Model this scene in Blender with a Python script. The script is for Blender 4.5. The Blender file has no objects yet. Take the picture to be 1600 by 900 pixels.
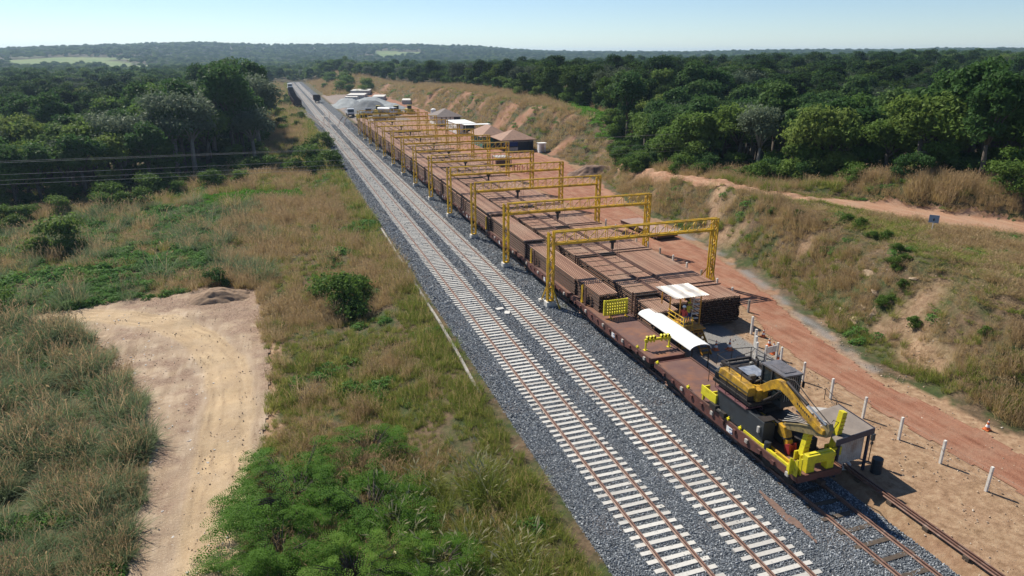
import bpy, math, random
import numpy as np
from mathutils import Vector, Matrix
R = math.radians
HAZE = 0.00014
rnd = random.Random(7)
rng = np.random.default_rng(11)
S = bpy.context.scene
COL = S.collection

# ------------------------------------------------------------------ camera, light
CAMH = 21.3
FPX, HY, VX = 1067.0, 85.0, 420.0
PITCH = math.atan((450 - HY) / FPX)
YAW = math.atan((800 - VX) / FPX * math.cos(PITCH))
cd = bpy.data.cameras.new('camera'); cam = bpy.data.objects.new('camera', cd); COL.objects.link(cam)
cam.location = (0, 0, CAMH); cam.rotation_euler = (math.pi / 2 - PITCH, 0, -YAW)
cd.sensor_width = 36; cd.lens = 36 * FPX / 1600; cd.clip_end = 30000; cd.clip_start = 0.5
S.camera = cam
SUN_EL, SUN_AZ = 47.0, -25.0          # azimuth from +Y towards +X
w = bpy.data.worlds.new('World'); S.world = w; w.use_nodes = True
nt = w.node_tree; bg = nt.nodes['Background']
sky = nt.nodes.new('ShaderNodeTexSky'); sky.sky_type = 'NISHITA'; sky.sun_disc = False
sky.sun_elevation = R(SUN_EL); sky.sun_rotation = R(SUN_AZ)
sky.altitude = 1500; sky.air_density = 1.0; sky.dust_density = 0.0; sky.ozone_density = 4.0
nt.links.new(sky.outputs[0], bg.inputs[0]); bg.inputs[1].default_value = 0.082
sd = bpy.data.lights.new('sun', 'SUN'); sd.energy = 5.0; sd.angle = R(0.5); sd.color = (1.0, 0.94, 0.82)
sun = bpy.data.objects.new('sun', sd); COL.objects.link(sun)
sdir = Vector((math.sin(R(SUN_AZ)) * math.cos(R(SUN_EL)), math.cos(R(SUN_AZ)) * math.cos(R(SUN_EL)), math.sin(R(SUN_EL))))
sun.rotation_euler = sdir.to_track_quat('Z', 'Y').to_euler()
S.view_settings.view_transform = 'Standard'; S.view_settings.look = 'None'
S.view_settings.exposure = 0.5; S.view_settings.gamma = 1
S.render.engine = 'CYCLES'
S.cycles.max_bounces = 5; S.cycles.diffuse_bounces = 2; S.cycles.glossy_bounces = 2
S.cycles.transmission_bounces = 3; S.cycles.volume_bounces = 0; S.cycles.transparent_max_bounces = 4

# ------------------------------------------------------------------ helpers
def tag(o, label=None, cat=None, group=None, kind=None):
    if label: o['label'] = label
    if cat: o['category'] = cat
    if group: o['group'] = group
    if kind: o['kind'] = kind
    return o
def empty(name, loc=(0, 0, 0), rz=0, label=None, cat=None, group=None):
    o = bpy.data.objects.new(name, None); COL.objects.link(o); o.empty_display_size = .2
    o.location = loc; o.rotation_euler = (0, 0, rz)
    return tag(o, label, cat, group)
class MB:
    def __init__(s): s.v = []; s.f = []; s.sm = False
    def add(s, vs, fs):
        b = len(s.v); s.v += [tuple(v) for v in vs]; s.f += [tuple(i + b for i in f) for f in fs]; return s
    def box(s, x0, x1, y0, y1, z0, z1):
        vs = [(x, y, z) for z in (z0, z1) for y in (y0, y1) for x in (x0, x1)]
        return s.add(vs, [(0, 2, 3, 1), (4, 5, 7, 6), (0, 1, 5, 4), (2, 6, 7, 3), (0, 4, 6, 2), (1, 3, 7, 5)])
    def bar(s, p, q, w_, h_=None, up=(0, 0, 1)):
        h_ = h_ or w_; p = Vector(p); q = Vector(q); d = (q - p).normalized(); up = Vector(up)
        if abs(d.dot(up)) > .98: up = Vector((0, 1, 0)) if abs(d.y) < .9 else Vector((1, 0, 0))
        a = d.cross(up).normalized() * w_ / 2; b = a.cross(d).normalized() * h_ / 2
        vs = [e + i * a + j * b for e in (p, q) for (i, j) in ((-1, -1), (1, -1), (1, 1), (-1, 1))]
        return s.add(vs, [(3, 2, 1, 0), (4, 5, 6, 7), (0, 1, 5, 4), (1, 2, 6, 5), (2, 3, 7, 6), (3, 0, 4, 7)])
    def tube(s, pts, r, n=8, caps=True):
        pts = [Vector(p) for p in pts]; rs = r if isinstance(r, (list, tuple)) else [r] * len(pts)
        rings = []
        for i, p in enumerate(pts):
            d = (pts[min(i + 1, len(pts) - 1)] - pts[max(i - 1, 0)]).normalized()
            u = Vector((0, 0, 1)) if abs(d.z) < .9 else Vector((1, 0, 0))
            a = d.cross(u).normalized(); b = a.cross(d)
            rings.append([p + rs[i] * (math.cos(t) * a + math.sin(t) * b) for t in [2 * math.pi * k / n for k in range(n)]])
        vs = [v for r_ in rings for v in r_]; fs = []
        for i in range(len(pts) - 1):
            for k in range(n): fs.append((i * n + k, i * n + (k + 1) % n, (i + 1) * n + (k + 1) % n, (i + 1) * n + k))
        if caps: fs += [tuple(range(n - 1, -1, -1)), tuple((len(pts) - 1) * n + k for k in range(n))]
        return s.add(vs, fs)
    def prism(s, poly, axis, a, b):
        """poly: 2d points in the other two axes, extruded along axis 'x','y' or 'z' from a to b"""
        def P(u, v, t): return {'x': (t, u, v), 'y': (u, t, v), 'z': (u, v, t)}[axis]
        n = len(poly); vs = [P(u, v, a) for u, v in poly] + [P(u, v, b) for u, v in poly]
        fs = [tuple(range(n)), tuple(range(2 * n - 1, n - 1, -1))] + [(i, n + i, n + (i + 1) % n, (i + 1) % n) for i in range(n)]
        return s.add(vs, fs)
    def lathe(s, prof, c=(0, 0, 0), n=12):
        vs = []; fs = []
        for r_, z in prof:
            for k in range(n):
                t = 2 * math.pi * k / n; vs.append((c[0] + r_ * math.cos(t), c[1] + r_ * math.sin(t), c[2] + z))
        for i in range(len(prof) - 1):
            for k in range(n): fs.append((i * n + k, i * n + (k + 1) % n, (i + 1) * n + (k + 1) % n, (i + 1) * n + k))
        fs += [tuple(range(n - 1, -1, -1)), tuple((len(prof) - 1) * n + k for k in range(n))]
        return s.add(vs, fs)
    def mesh(s, name, m, smooth=False):
        me = bpy.data.meshes.new(name); me.from_pydata(s.v, [], s.f); me.update()
        import bmesh
        bm = bmesh.new(); bm.from_mesh(me); bmesh.ops.recalc_face_normals(bm, faces=bm.faces); bm.to_mesh(me); bm.free()
        if smooth:
            me.shade_smooth()
        if m: me.materials.append(m)
        return me
    def build(s, name, m, parent=None, smooth=False, bevel=0, loc=None):
        o = bpy.data.objects.new(name, s.mesh(name, m, smooth)); COL.objects.link(o)
        if parent: o.parent = parent
        if loc: o.location = loc
        if bevel:
            b = o.modifiers.new('bevel', 'BEVEL'); b.width = bevel; b.segments = 2; b.limit_method = 'ANGLE'
        return o
def npmesh(name, V, F, m, attrs=None, smooth=False):
    """V (n,3), F (m,k) with constant k"""
    V = np.asarray(V, dtype=np.float32); F = np.asarray(F, dtype=np.int32); me = bpy.data.meshes.new(name)
    me.vertices.add(len(V)); me.vertices.foreach_set('co', V.ravel())
    if len(F):
        k = F.shape[1]; me.loops.add(F.size); me.loops.foreach_set('vertex_index', F.ravel())
        me.polygons.add(len(F)); me.polygons.foreach_set('loop_start', np.arange(0, F.size, k, dtype=np.int32))
        try: me.polygons.foreach_set('loop_total', np.full(len(F), k, dtype=np.int32))
        except Exception: pass
    for an, (ty, dat) in (attrs or {}).items():
        a = me.attributes.new(an, ty, 'POINT'); a.data.foreach_set({'FLOAT': 'value', 'INT': 'value', 'FLOAT_VECTOR': 'vector', 'FLOAT_COLOR': 'color'}[ty], np.asarray(dat).ravel())
    me.update(calc_edges=True); me.validate()
    if smooth: me.shade_smooth()
    if m: me.materials.append(m)
    return me
def link(name, me, parent=None):
    o = bpy.data.objects.new(name, me); COL.objects.link(o)
    if parent: o.parent = parent
    return o
def copy_tree(o, loc=None, rz=None, parent=None, label=None):
    kids = list(o.children)
    c = o.copy(); COL.objects.link(c); c.parent = parent
    if loc is not None: c.location = loc
    if rz is not None: c.rotation_euler = (0, 0, rz)
    if label: c['label'] = label
    for k in kids: copy_tree(k, parent=c)
    return c

# ------------------------------------------------------------------ numpy noise
def _h(ix, iy, s):
    n = (ix * 374761393 + iy * 668265263 + s * 1442695041) & 0xffffffff
    n = ((n ^ (n >> 13)) * 1274126177) & 0xffffffff
    return ((n ^ (n >> 16)) & 0xffffff) / float(0xffffff)
def vn(x, y, s=0):
    x = np.asarray(x, float); y = np.asarray(y, float); ix = np.floor(x).astype(np.int64); iy = np.floor(y).astype(np.int64)
    fx = x - ix; fy = y - iy; fx = fx * fx * (3 - 2 * fx); fy = fy * fy * (3 - 2 * fy)
    return (_h(ix, iy, s) * (1 - fx) + _h(ix + 1, iy, s) * fx) * (1 - fy) + (_h(ix, iy + 1, s) * (1 - fx) + _h(ix + 1, iy + 1, s) * fx) * fy
def fbm(x, y, o=4, s=0):
    a = 0; k = .5; t = 0
    for i in range(o): a = a + k * vn(x * 2 ** i, y * 2 ** i, s + i * 17); t += k; k *= .5
    return a / t * 2 - 1
def ss(a, b, x):
    t = np.clip((x - a) / (b - a), 0, 1); return t * t * (3 - 2 * t)

# ------------------------------------------------------------------ terrain
BASE = np.array([(-40, 48), (0, 44), (20, 41.6), (26, 39.6), (33, 39.3), (40, 40.8), (47, 42.8), (56, 45.3), (63, 46.6), (72, 47.5), (84, 48.8), (100, 51.5), (112, 54), (126, 57.5), (140, 57), (230, 57), (310, 58), (400, 56), (500, 46), (600, 38), (2000, 38)], float)
PLAT = np.array([(-40, 6), (60, 6), (75, 5.6), (92, 4), (105, 2.8), (120, 3), (135, 6.5), (150, 8.5), (250, 8.8), (300, 8), (360, 5.5), (430, 4), (600, 4), (2000, 4)], float)
def baseX(y): return np.interp(y, BASE[:, 0], BASE[:, 1])
def fpt(y): return np.interp(y, [-40, 20, 60, 90, 105, 125, 150, 300, 420, 600], [92, 88, 66, 60, 60, 66, 74, 80, 68, 45])   # right forest edge
def H(x, y):
    x = np.asarray(x, float); y = np.asarray(y, float)
    # right bank and plateau
    e = x - baseX(y) + 1.2 * fbm(x / 7, y / 7, 3, 5)
    P = np.interp(y, PLAT[:, 0], PLAT[:, 1]); P = P - 2.5 * ss(90, 170, x); run = np.interp(y, [35, 50, 60, 100, 115, 130], [8.5, 7, 5.5, 5, 7, 9.5])
    up = ss(0, 1, e / run)
    r = np.hypot(x, y); az = np.degrees(np.arctan2(x, np.maximum(y, 1e-3)))
    rise = 7.5 * ss(140, 620, r) * np.clip((az - 8) / 30, 0, 1.15)
    rough = fbm(x / 2.6, y / 2.6, 4, 9) * .38 * ss(.5, 3, e) * (1 - ss(9, 12, e)) + .3 * fbm(x / 1.1, y / 1.1, 3, 31) * ss(.5, 3, e) * (1 - ss(9, 12, e))
    h = P * up + rise * ss(20, 90, e) + rough
    berm = 2.4 * ss(66.8, 70.5, x + (y - 44) * .52 + fbm(x / 5, y / 5, 2, 3)) * (1 - ss(82, 100, x)) * (1 - ss(55, 70, y))
    h = h + berm + 3.5 * np.exp(-((x - 50) / 17) ** 2) * ss(360, 450, y) * (1 - ss(620, 700, y)) * ss(26, 34, x)
    # left side
    d = np.maximum(0, 11.4 - x)
    near = 1 - ss(170, 260, y)
    L = -0.35 * ss(0, .6, d) - 1.25 * ss(.8, 7, d) * near - 1.8 * ss(-5, -35, x) * ss(70, 115, y) * (1 - ss(250, 400, y))
    L = L + .35 * fbm(x / 5, y / 5, 3, 21) * ss(0, 4, d) * (1 + 0 * x)
    h = np.where(x < 11.4, L, h)
    # corridor
    cor = np.where((x >= 11.4) & (x < 26.3), -.34, 0.0) + np.where((x >= 26.3) & (x < 26.9), -.34 * (26.9 - x) / .6, 0)
    h = h + cor * (x >= 11.4) * (1 - ss(560, 620, y))
    # far hills
    A = np.interp(az, [-60, -25, -19, -12, -5, 0, 8, 16, 22, 30, 60], [14, 20, 26, 40, 52, 44, 46, 40, 24, 18, 30])
    far = ss(1300, 2700, r)
    h = h * (1 - far) + (A + 7 * fbm(x / 420, y / 420, 3, 77)) * far + 5 * fbm(x / 260, y / 260, 3, 41) * ss(650, 1000, r) * (1 - far)
    h = h + 11 * np.exp(-((r - 1750) / 480) ** 2) * np.exp(-((az + 14) / 7) ** 2) - 3 * ss(560, 760, y) * (1 - far) * (np.abs(x) < 900)
    return h
# masks
ROADL = np.array([(-20, 34.2), (19.6, 34.2), (30.6, 34.3), (35.7, 34.5), (41, 35.5), (47.4, 37.9), (54, 39.0), (64, 39.6), (80, 40.2), (100, 40.5), (150, 42), (230, 49), (290, 52), (360, 50), (420, 44)], float)
ROADR = np.array([(-20, 38.0), (22, 37.9), (28, 38.0), (31.4, 37.3), (38.5, 38.8), (43.4, 40.0), (48.8, 41.6), (56.5, 43.6), (63.7, 45.0), (85, 47.0), (111, 50.5), (126, 55), (150, 54), (230, 55.5), (290, 57), (360, 56), (420, 47)], float)
def road_mask(x, y):
    l = np.interp(y, ROADL[:, 0], ROADL[:, 1]); r = np.interp(y, ROADR[:, 0], ROADR[:, 1]); n = .35 * fbm(x / 1.3, y / 1.3, 3, 55)
    return (x > l + n) & (x < r + n)
DL = np.array([(-10, -8.6), (22, -8.0), (29.9, -7.9), (34, -8.2), (38, -8.6), (43.6, -9.4), (50, -11.5), (57, -14.5), (62, -17.5), (65, -24), (66, -60)], float) * 1.075 - np.array([0, .5])
DR = np.array([(-10, -3.0), (22, -3.2), (28.4, -3.0), (34, -3.0), (41.4, -2.6), (48, -2.3), (55, -3.0), (62, -3.3), (66, -3.7), (67.5, -4.6), (68.2, -9)], float) * 1.075 + np.array([0, .3])
def dirt_mask(x, y, grow=0):
    l = np.interp(y, DL[:, 0], DL[:, 1]); r = np.interp(y, DR[:, 0], DR[:, 1]); n = .55 * fbm(x / 1.6, y / 1.6, 4, 66)
    top = np.where(x < -9.7, 72.4 + (x + 9.7) * .11, 73.0 - 1.8 * ss(-7, -3, x))
    return (x > l + n - grow) & (x < r + n + grow) & (y < top + n + grow) & (x < -2 + grow)
def upper_mask(x, y, grow=0):
    # centre line of the upper road
    pts = np.array([(92, 8), (78, 25), (70, 35), (63.7, 44.3), (59.3, 54.9), (56.3, 60.4), (54.3, 66), (53.6, 74), (54.4, 86), (56, 98), (58.5, 110)], float)
    d = np.full(np.shape(x), 1e9)
    for a, b in zip(pts, pts[1:]):
        v = b - a; t = np.clip(((x - a[0]) * v[0] + (y - a[1]) * v[1]) / (v @ v), 0, 1)
        d = np.minimum(d, np.hypot(x - a[0] - t * v[0], y - a[1] - t * v[1]))
    return d < np.interp(y, [48, 62, 90], [3.5, 1.3, 1.5]) + .6 * fbm(x / 2, y / 2, 3, 12) + grow
def yard_mask(x, y):
    return (x > 26.2) & (x < baseX(y) - .6 + 1.0 * fbm(x / 2.5, y / 2.5, 3, 8)) & (y < 400 + 12 * fbm(x / 12, 0 * y, 2, 4)) & (y > -30)

def nodes(name):
    m = bpy.data.materials.new(name); m.use_nodes = True; t = m.node_tree; b = t.nodes['Principled BSDF']; return m, t, b
def N(t, ty, **kw):
    n = t.nodes.new(ty)
    for k, v in kw.items():
        if k.startswith('i_'): n.inputs[k[2:].replace('_', ' ')].default_value = v
        else: setattr(n, k, v)
    return n
def rgb(c): return (c[0], c[1], c[2], 1)
def mixc(t, fac, a, b, mode='MIX'):
    n = t.nodes.new('ShaderNodeMix'); n.data_type = 'RGBA'; n.blend_type = mode
    for s_, v in ((0, fac), (6, a), (7, b)):
        if hasattr(v, 'links') or isinstance(v, bpy.types.NodeSocket): t.links.new(v, n.inputs[s_])
        else: n.inputs[s_].default_value = v if not isinstance(v, tuple) else rgb(v)
    return n.outputs[2]
def ramp(t, src, stops):
    n = t.nodes.new('ShaderNodeValToRGB'); t.links.new(src, n.inputs[0]); cr = n.color_ramp
    cr.elements[0].position, cr.elements[0].color = stops[0][0], rgb(stops[0][1])
    cr.elements[1].position, cr.elements[1].color = stops[-1][0], rgb(stops[-1][1])
    for p, c in stops[1:-1]:
        e = cr.elements.new(p); e.color = rgb(c)
    return n.outputs[0]
def noise(t, scale, detail=4, rough=.6, vec=None, off=0):
    if vec is None:
        g = t.nodes.get('GEO') or t.nodes.new('ShaderNodeNewGeometry'); g.name = 'GEO'; vec = g.outputs['Position']
    if off:
        a = t.nodes.new('ShaderNodeVectorMath'); a.inputs[1].default_value = (off, off * 1.7, off * .3); t.links.new(vec, a.inputs[0]); vec = a.outputs[0]
    n = N(t, 'ShaderNodeTexNoise', i_Scale=scale, i_Detail=detail, i_Roughness=rough); t.links.new(vec, n.inputs['Vector']); return n.outputs[0]
def fac(t, src, a, b):
    n = t.nodes.new('ShaderNodeMapRange'); t.links.new(src, n.inputs[0]); n.inputs[1].default_value = a; n.inputs[2].default_value = b; return n.outputs[0]
def bump(t, b, src, strength, dist=.05):
    n = N(t, 'ShaderNodeBump', i_Strength=strength, i_Distance=dist); t.links.new(src, n.inputs['Height']); t.links.new(n.outputs[0], b.inputs['Normal'])
def pm(name, c1, c2=None, scale=3.0, rough=.6, metal=0, dirt=None, dirt_amt=.35, bmp=0.0, lo=.35, hi=.65):
    m, t, b = nodes(name)
    c2 = c2 or tuple(v * .72 for v in c1)
    col = mixc(t, fac(t, noise(t, scale, 5, .65), lo, hi), c1, c2)
    if dirt:
        col = mixc(t, fac(t, noise(t, scale * .6, 6, .7, off=13), .62 - dirt_amt * .3, .72), col, dirt)
    t.links.new(col, b.inputs['Base Color']); b.inputs['Roughness'].default_value = rough; b.inputs['Metallic'].default_value = metal
    b.inputs['Specular IOR Level'].default_value = .35
    if bmp: bump(t, b, noise(t, scale * 6, 4, .7), bmp, .02)
    return m
YEL = pm('yellow_paint', (.78, .50, .012), (.60, .37, .02), 1.6, .5, dirt=(.26, .14, .04), dirt_amt=.7)
YEL2 = pm('bright_yellow_paint', (.70, .62, .02), (.55, .46, .03), 2.5, .45, dirt=(.2, .14, .04), dirt_amt=.25)
CATY = pm('machine_yellow_paint', (.66, .37, .02), (.44, .25, .03), 4, .45, dirt=(.10, .06, .03), dirt_amt=.75)
ORA = pm('orange_paint', (.55, .26, .02), (.38, .17, .03), 4, .6, dirt=(.15, .08, .04))
RUST = pm('rusty_steel', (.125, .062, .045), (.085, .045, .038), 1.2, .75, dirt=(.20, .10, .06), bmp=.2)
CARR = pm('rust_red_wagon_paint', (.16, .06, .045), (.105, .045, .038), 1.5, .7, dirt=(.05, .03, .025), bmp=.2)
DECK = pm('worn_steel_deck', (.16, .085, .065), (.12, .06, .05), .9, .65, dirt=(.26, .11, .05), dirt_amt=.5, bmp=.15)
DARK = pm('dark_grimy_metal', (.025, .022, .022), (.04, .03, .026), 3, .6)
BLACKP = pm('charcoal_paint', (.035, .042, .05), (.028, .03, .034), 1.5, .5)
MAROON = pm('maroon_grating', (.17, .08, .085), (.12, .05, .055), 6, .6)
CONC = pm('pale_concrete', (.62, .60, .56), (.48, .46, .43), 5, .85, dirt=(.30, .25, .2), dirt_amt=.25, bmp=.15)
CONCD = pm('grey_concrete', (.36, .34, .31), (.28, .26, .23), 3, .9, dirt=(.2, .13, .1), bmp=.2)
WHITE = pm('white_painted_sheet', (.80, .80, .78), (.72, .72, .71), .8, .5)
WPOST = pm('white_washed_post', (.72, .70, .66), (.58, .55, .50), 5, .8, dirt=(.35, .22, .16), dirt_amt=.3)
CORR = pm('galvanised_sheet', (.55, .53, .50), (.42, .38, .34), 1.5, .5, metal=.2, dirt=(.28, .2, .15))
SHEETD = pm('dusty_brown_sheet', (.24, .20, .17), (.18, .15, .13), 1.2, .7)
NAVY = pm('dark_navy_panel', (.03, .036, .06), (.04, .045, .07), 2, .5)
RUBBER = pm('rubber', (.02, .02, .02), None, 5, .8)
GLASSD = pm('dark_window_glass', (.02, .03, .035), None, 1, .08)
STEELB = pm('steel_rod', (.5, .5, .5), None, 3, .3, metal=.8)
ROOFT = pm('brown_roof_tiles', (.34, .205, .145), (.24, .15, .11), 1.5, .85, bmp=.3)
ROOFG = pm('grey_brown_roof_tiles', (.20, .165, .15), (.15, .12, .11), 1.5, .85, bmp=.3)
GREENN = pm('green_mesh_cloth', (.05, .22, .16), (.04, .16, .12), 1, .8)
WOODD = pm('weathered_timber', (.10, .075, .055), (.06, .045, .035), 3, .85, bmp=.3)
REDP = pm('red_paint', (.35, .03, .03), (.22, .03, .03), 4, .5)
CONEO = pm('orange_cone_plastic', (.65, .16, .05), None, 5, .6)
SKIN = pm('skin', (.28, .15, .10), None, 5, .6)
BLUEC = pm('blue_cloth', (.02, .05, .22), None, 5, .85)
YCLO = pm('yellow_cloth', (.6, .5, .04), None, 5, .85)
GREYC = pm('grey_cloth', (.3, .3, .32), None, 5, .85)
REDC = pm('red_cloth', (.45, .06, .05), None, 5, .85)
SIGN = pm('faded_blue_grey_sign', (.20, .26, .36), (.26, .3, .38), 3, .6)
BEIGE = pm('beige_truck_paint', (.50, .45, .33), None, 2, .5)
RAILM = pm('track_rail_steel', (.20, .105, .075), (.14, .075, .055), 4, .55, dirt=(.3, .22, .18), dirt_amt=.3)
def sleeper_mat():
    m, t, b = nodes('pale_concrete_sleeper')
    oi = N(t, 'ShaderNodeObjectInfo')
    c = mixc(t, oi.outputs['Random'], (.56, .54, .50), (.40, .38, .35))
    c = mixc(t, fac(t, noise(t, 9, 5, .7), .52, .72), c, (.30, .29, .28))
    t.links.new(c, b.inputs['Base Color']); b.inputs['Roughness'].default_value = .85; return m
SLEEP = sleeper_mat()
def stack_mat():
    m, t, b = nodes('stacked_rail_rust')
    oi = N(t, 'ShaderNodeObjectInfo')
    c = mixc(t, oi.outputs['Random'], (.54, .31, .21), (.30, .155, .10))
    c = mixc(t, fac(t, noise(t, .22, 5, .6), .5, .8), c, (.50, .35, .25))
    t.links.new(c, b.inputs['Base Color']); b.inputs['Roughness'].default_value = .65; b.inputs['Metallic'].default_value = .1; return m
STACK = stack_mat()
STACKF = pm('shaded_rust_web', (.085, .045, .03), (.055, .03, .02), .6, .8)  # rust darkened to paint the shade in the gaps between rail heads
def stone_mat(name, cs, bmpst=.8):
    m, t, b = nodes(name)
    v = N(t, 'ShaderNodeTexVoronoi', i_Scale=15.0); g = t.nodes.get('GEO') or t.nodes.new('ShaderNodeNewGeometry'); g.name = 'GEO'
    t.links.new(g.outputs['Position'], v.inputs['Vector'])
    sp = N(t, 'ShaderNodeSeparateColor'); t.links.new(v.outputs['Color'], sp.inputs[0])
    c = ramp(t, sp.outputs[0], [(0, cs[0]), (.6, cs[1]), (.9, cs[2]), (1, cs[3])])
    c = mixc(t, fac(t, noise(t, .5, 4, .6), .5, .75), c, tuple((a * .5 + b_ * .5) for a, b_ in zip(cs[1], (.15, .11, .09))))
    t.links.new(c, b.inputs['Base Color']); b.inputs['Roughness'].default_value = .95; b.inputs['Specular IOR Level'].default_value = .05
    bump(t, b, v.outputs['Distance'], bmpst, .05); return m
BALL = stone_mat('ballast_gravel', ((.05, .055, .063), (.10, .111, .124), (.17, .183, .198), (.33, .335, .345)))
def stone_inst():
    m, t, b = nodes('ballast_stone'); oi = N(t, 'ShaderNodeObjectInfo')
    c = ramp(t, oi.outputs['Random'], [(0, (.085, .094, .107)), (.5, (.175, .193, .213)), (.85, (.29, .31, .33)), (1, (.52, .53, .54))])
    t.links.new(c, b.inputs['Base Color']); b.inputs['Roughness'].default_value = .9; b.inputs['Specular IOR Level'].default_value = .12; return m
STONE = stone_inst()

# ground material with cover masks: r yard red dirt, g tan dirt, b gravel, a = dry grass ground
def ground_mat():
    m, t, b = nodes('ground_soil')
    a = N(t, 'ShaderNodeVertexColor'); a.layer_name = 'cover'; sp = N(t, 'ShaderNodeSeparateColor'); t.links.new(a.outputs['Color'], sp.inputs[0])
    n1 = noise(t, .35, 5, .65); n2 = noise(t, 2.5, 5, .7, off=7); n3 = noise(t, .03, 4, .6, off=3)
    soil = ramp(t, n2, [(.3, (.06, .045, .028)), (.55, (.13, .09, .055)), (.75, (.19, .13, .08))])
    green = ramp(t, n2, [(.3, (.03, .045, .015)), (.7, (.07, .085, .03))])
    grs = mixc(t, fac(t, n1, .42, .6), soil, green)
    pas = ramp(t, n3, [(.35, (.11, .17, .05)), (.65, (.19, .21, .08))])
    grs = mixc(t, a.outputs['Alpha'], grs, pas)
    red = ramp(t, n1, [(.3, (.24, .115, .07)), (.55, (.33, .17, .105)), (.75, (.38, .24, .155))])
    red = mixc(t, fac(t, n2, .5, .8), red, (.30, .2, .15))
    tan = ramp(t, n2, [(.3, (.20, .12, .07)), (.5, (.33, .21, .13)), (.7, (.44, .31, .20))])
    grav = ramp(t, noise(t, 14, 4, .75), [(.35, (.10, .10, .10)), (.55, (.24, .23, .22)), (.7, (.36, .34, .32))])
    c = mixc(t, sp.outputs[0], grs, red); c = mixc(t, sp.outputs[1], c, tan); c = mixc(t, sp.outputs[2], c, grav)
    t.links.new(c, b.inputs['Base Color']); b.inputs['Roughness'].default_value = .95; b.inputs['Specular IOR Level'].default_value = .15
    bump(t, b, noise(t, 5, 6, .75), .6, .12)
    return m
GROUND = ground_mat()
def dirt_mat(name, cols, streak, dirv=(0, 1), rut=False):
    m, t, b = nodes(name)
    g = t.nodes.new('ShaderNodeNewGeometry'); g.name = 'GEO'
    mp = N(t, 'ShaderNodeMapping'); t.links.new(g.outputs['Position'], mp.inputs['Vector']); mp.inputs['Scale'].default_value = (1, .10, 1)
    if dirv != (0, 1): mp.inputs['Rotation'].default_value = (0, 0, dirv[0])
    ns = noise(t, 1.6, 5, .65, vec=mp.outputs[0]); n1 = noise(t, .5, 5, .65); n2 = noise(t, 6, 6, .8, off=5)
    c = ramp(t, ns, [(.32, cols[0]), (.5, cols[1]), (.68, cols[2])])
    c = mixc(t, fac(t, n1, .45, .75), c, streak)
    c = mixc(t, fac(t, n2, .58, .8), c, tuple(v * .6 for v in cols[0]))
    if rut:
        ra = N(t, 'ShaderNodeAttribute'); ra.attribute_name = 'rut'; rs = N(t, 'ShaderNodeSeparateXYZ'); t.links.new(ra.outputs['Vector'], rs.inputs[0])
        c = mixc(t, rs.outputs[1], c, mixc(t, fac(t, n2, .40, .60), (.17, .11, .075), (.33, .23, .17)))
        c = mixc(t, rs.outputs[0], c, mixc(t, fac(t, n1, .4, .6), (.49, .36, .22), (.42, .30, .18))); c = mixc(t, rs.outputs[2], c, (.24, .165, .105))
    n3 = noise(t, 22, 3, .6, off=9); c = mixc(t, fac(t, n3, .60, .68), c, tuple(min(v * 1.4, .6) for v in cols[2]))
    n4 = noise(t, 16, 3, .7, off=21); c = mixc(t, fac(t, n4, .62, .70), c, tuple(v * .45 for v in cols[0]))
    t.links.new(c, b.inputs['Base Color']); b.inputs['Roughness'].default_value = .95; b.inputs['Specular IOR Level'].default_value = .15
    bump(t, b, n2, .8, .08); return m
REDROAD = dirt_mat('red_dirt_road', ((.18, .075, .045), (.265, .12, .075), (.33, .17, .11)), (.33, .20, .135))
TANROAD = dirt_mat('tan_dirt_track', ((.27, .19, .125), (.37, .275, .19), (.46, .36, .265)), (.31, .225, .16), rut=True)
UPROAD = dirt_mat('orange_dirt_road', ((.27, .14, .08), (.34, .19, .12), (.39, .25, .165)), (.34, .23, .16))

# ------------------------------------------------------------------ terrain sheet
def axis(segs):
    out = []
    for a, b, s in segs:
        n = max(1, int(round((b - a) / s))); out += list(np.linspace(a, b, n, endpoint=False))
    out.append(segs[-1][1]); return np.array(out)
def geom(a, b, s0, ratio):
    out = [a]; s = s0
    while abs(out[-1] - a) < abs(b - a): out.append(out[-1] + math.copysign(s, b - a)); s *= ratio
    return out[1:]
xs = np.array(sorted(set(list(axis([(-45, 11.4, .55), (11.4, 26.3, 1.5), (26.3, 60, .45), (60, 95, .7)])) + geom(95, 6500, 1.0, 1.045) + geom(-45, -5000, 1.0, 1.06))))
ys = np.array(sorted(set(list(axis([(10, 90, .5), (90, 180, .9)])) + geom(180, 6500, 1.2, 1.03) + geom(10, -150, 1.5, 1.2))))
GX, GY = np.meshgrid(xs, ys); GZ = H(GX, GY)
GZ = GZ - .07 * (upper_mask(GX, GY, .5) | dirt_mask(GX, GY, .5))
def gridfaces(nx, ny):
    i = np.arange((nx - 1) * (ny - 1)); r, c = divmod(i, nx - 1); a = r * nx + c
    return np.stack([a, a + 1, a + nx + 1, a + nx], 1)
cov = np.zeros(GX.shape + (4,))
yd = yard_mask(GX, GY)
cov[..., 0] = yd * np.clip(.55 + .6 * fbm(GX / 6, GY / 9, 3, 4) + .35 * ss(60, 100, GY), 0, 1)
cov[..., 0] *= 1 - .75 * ss(50, 42, GY) * ss(26.8, 27.8, GX)
cov[..., 1] = yd * (1 - cov[..., 0])
dm = dirt_mask(GX, GY, 1.0); cov[..., 1] = np.maximum(cov[..., 1], dm * .9)
bankn = (GX > baseX(GY)) & (GX < baseX(GY) + 11) & (GY < 130)
cov[..., 1] = np.maximum(cov[..., 1], bankn * ss(.15, .8, fbm(GX / 4, GY / 4, 3, 14) + .35 * np.exp(-((GX - 45) ** 2 / 16 + (GY - 39) ** 2 / 30))) * .9)
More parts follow.
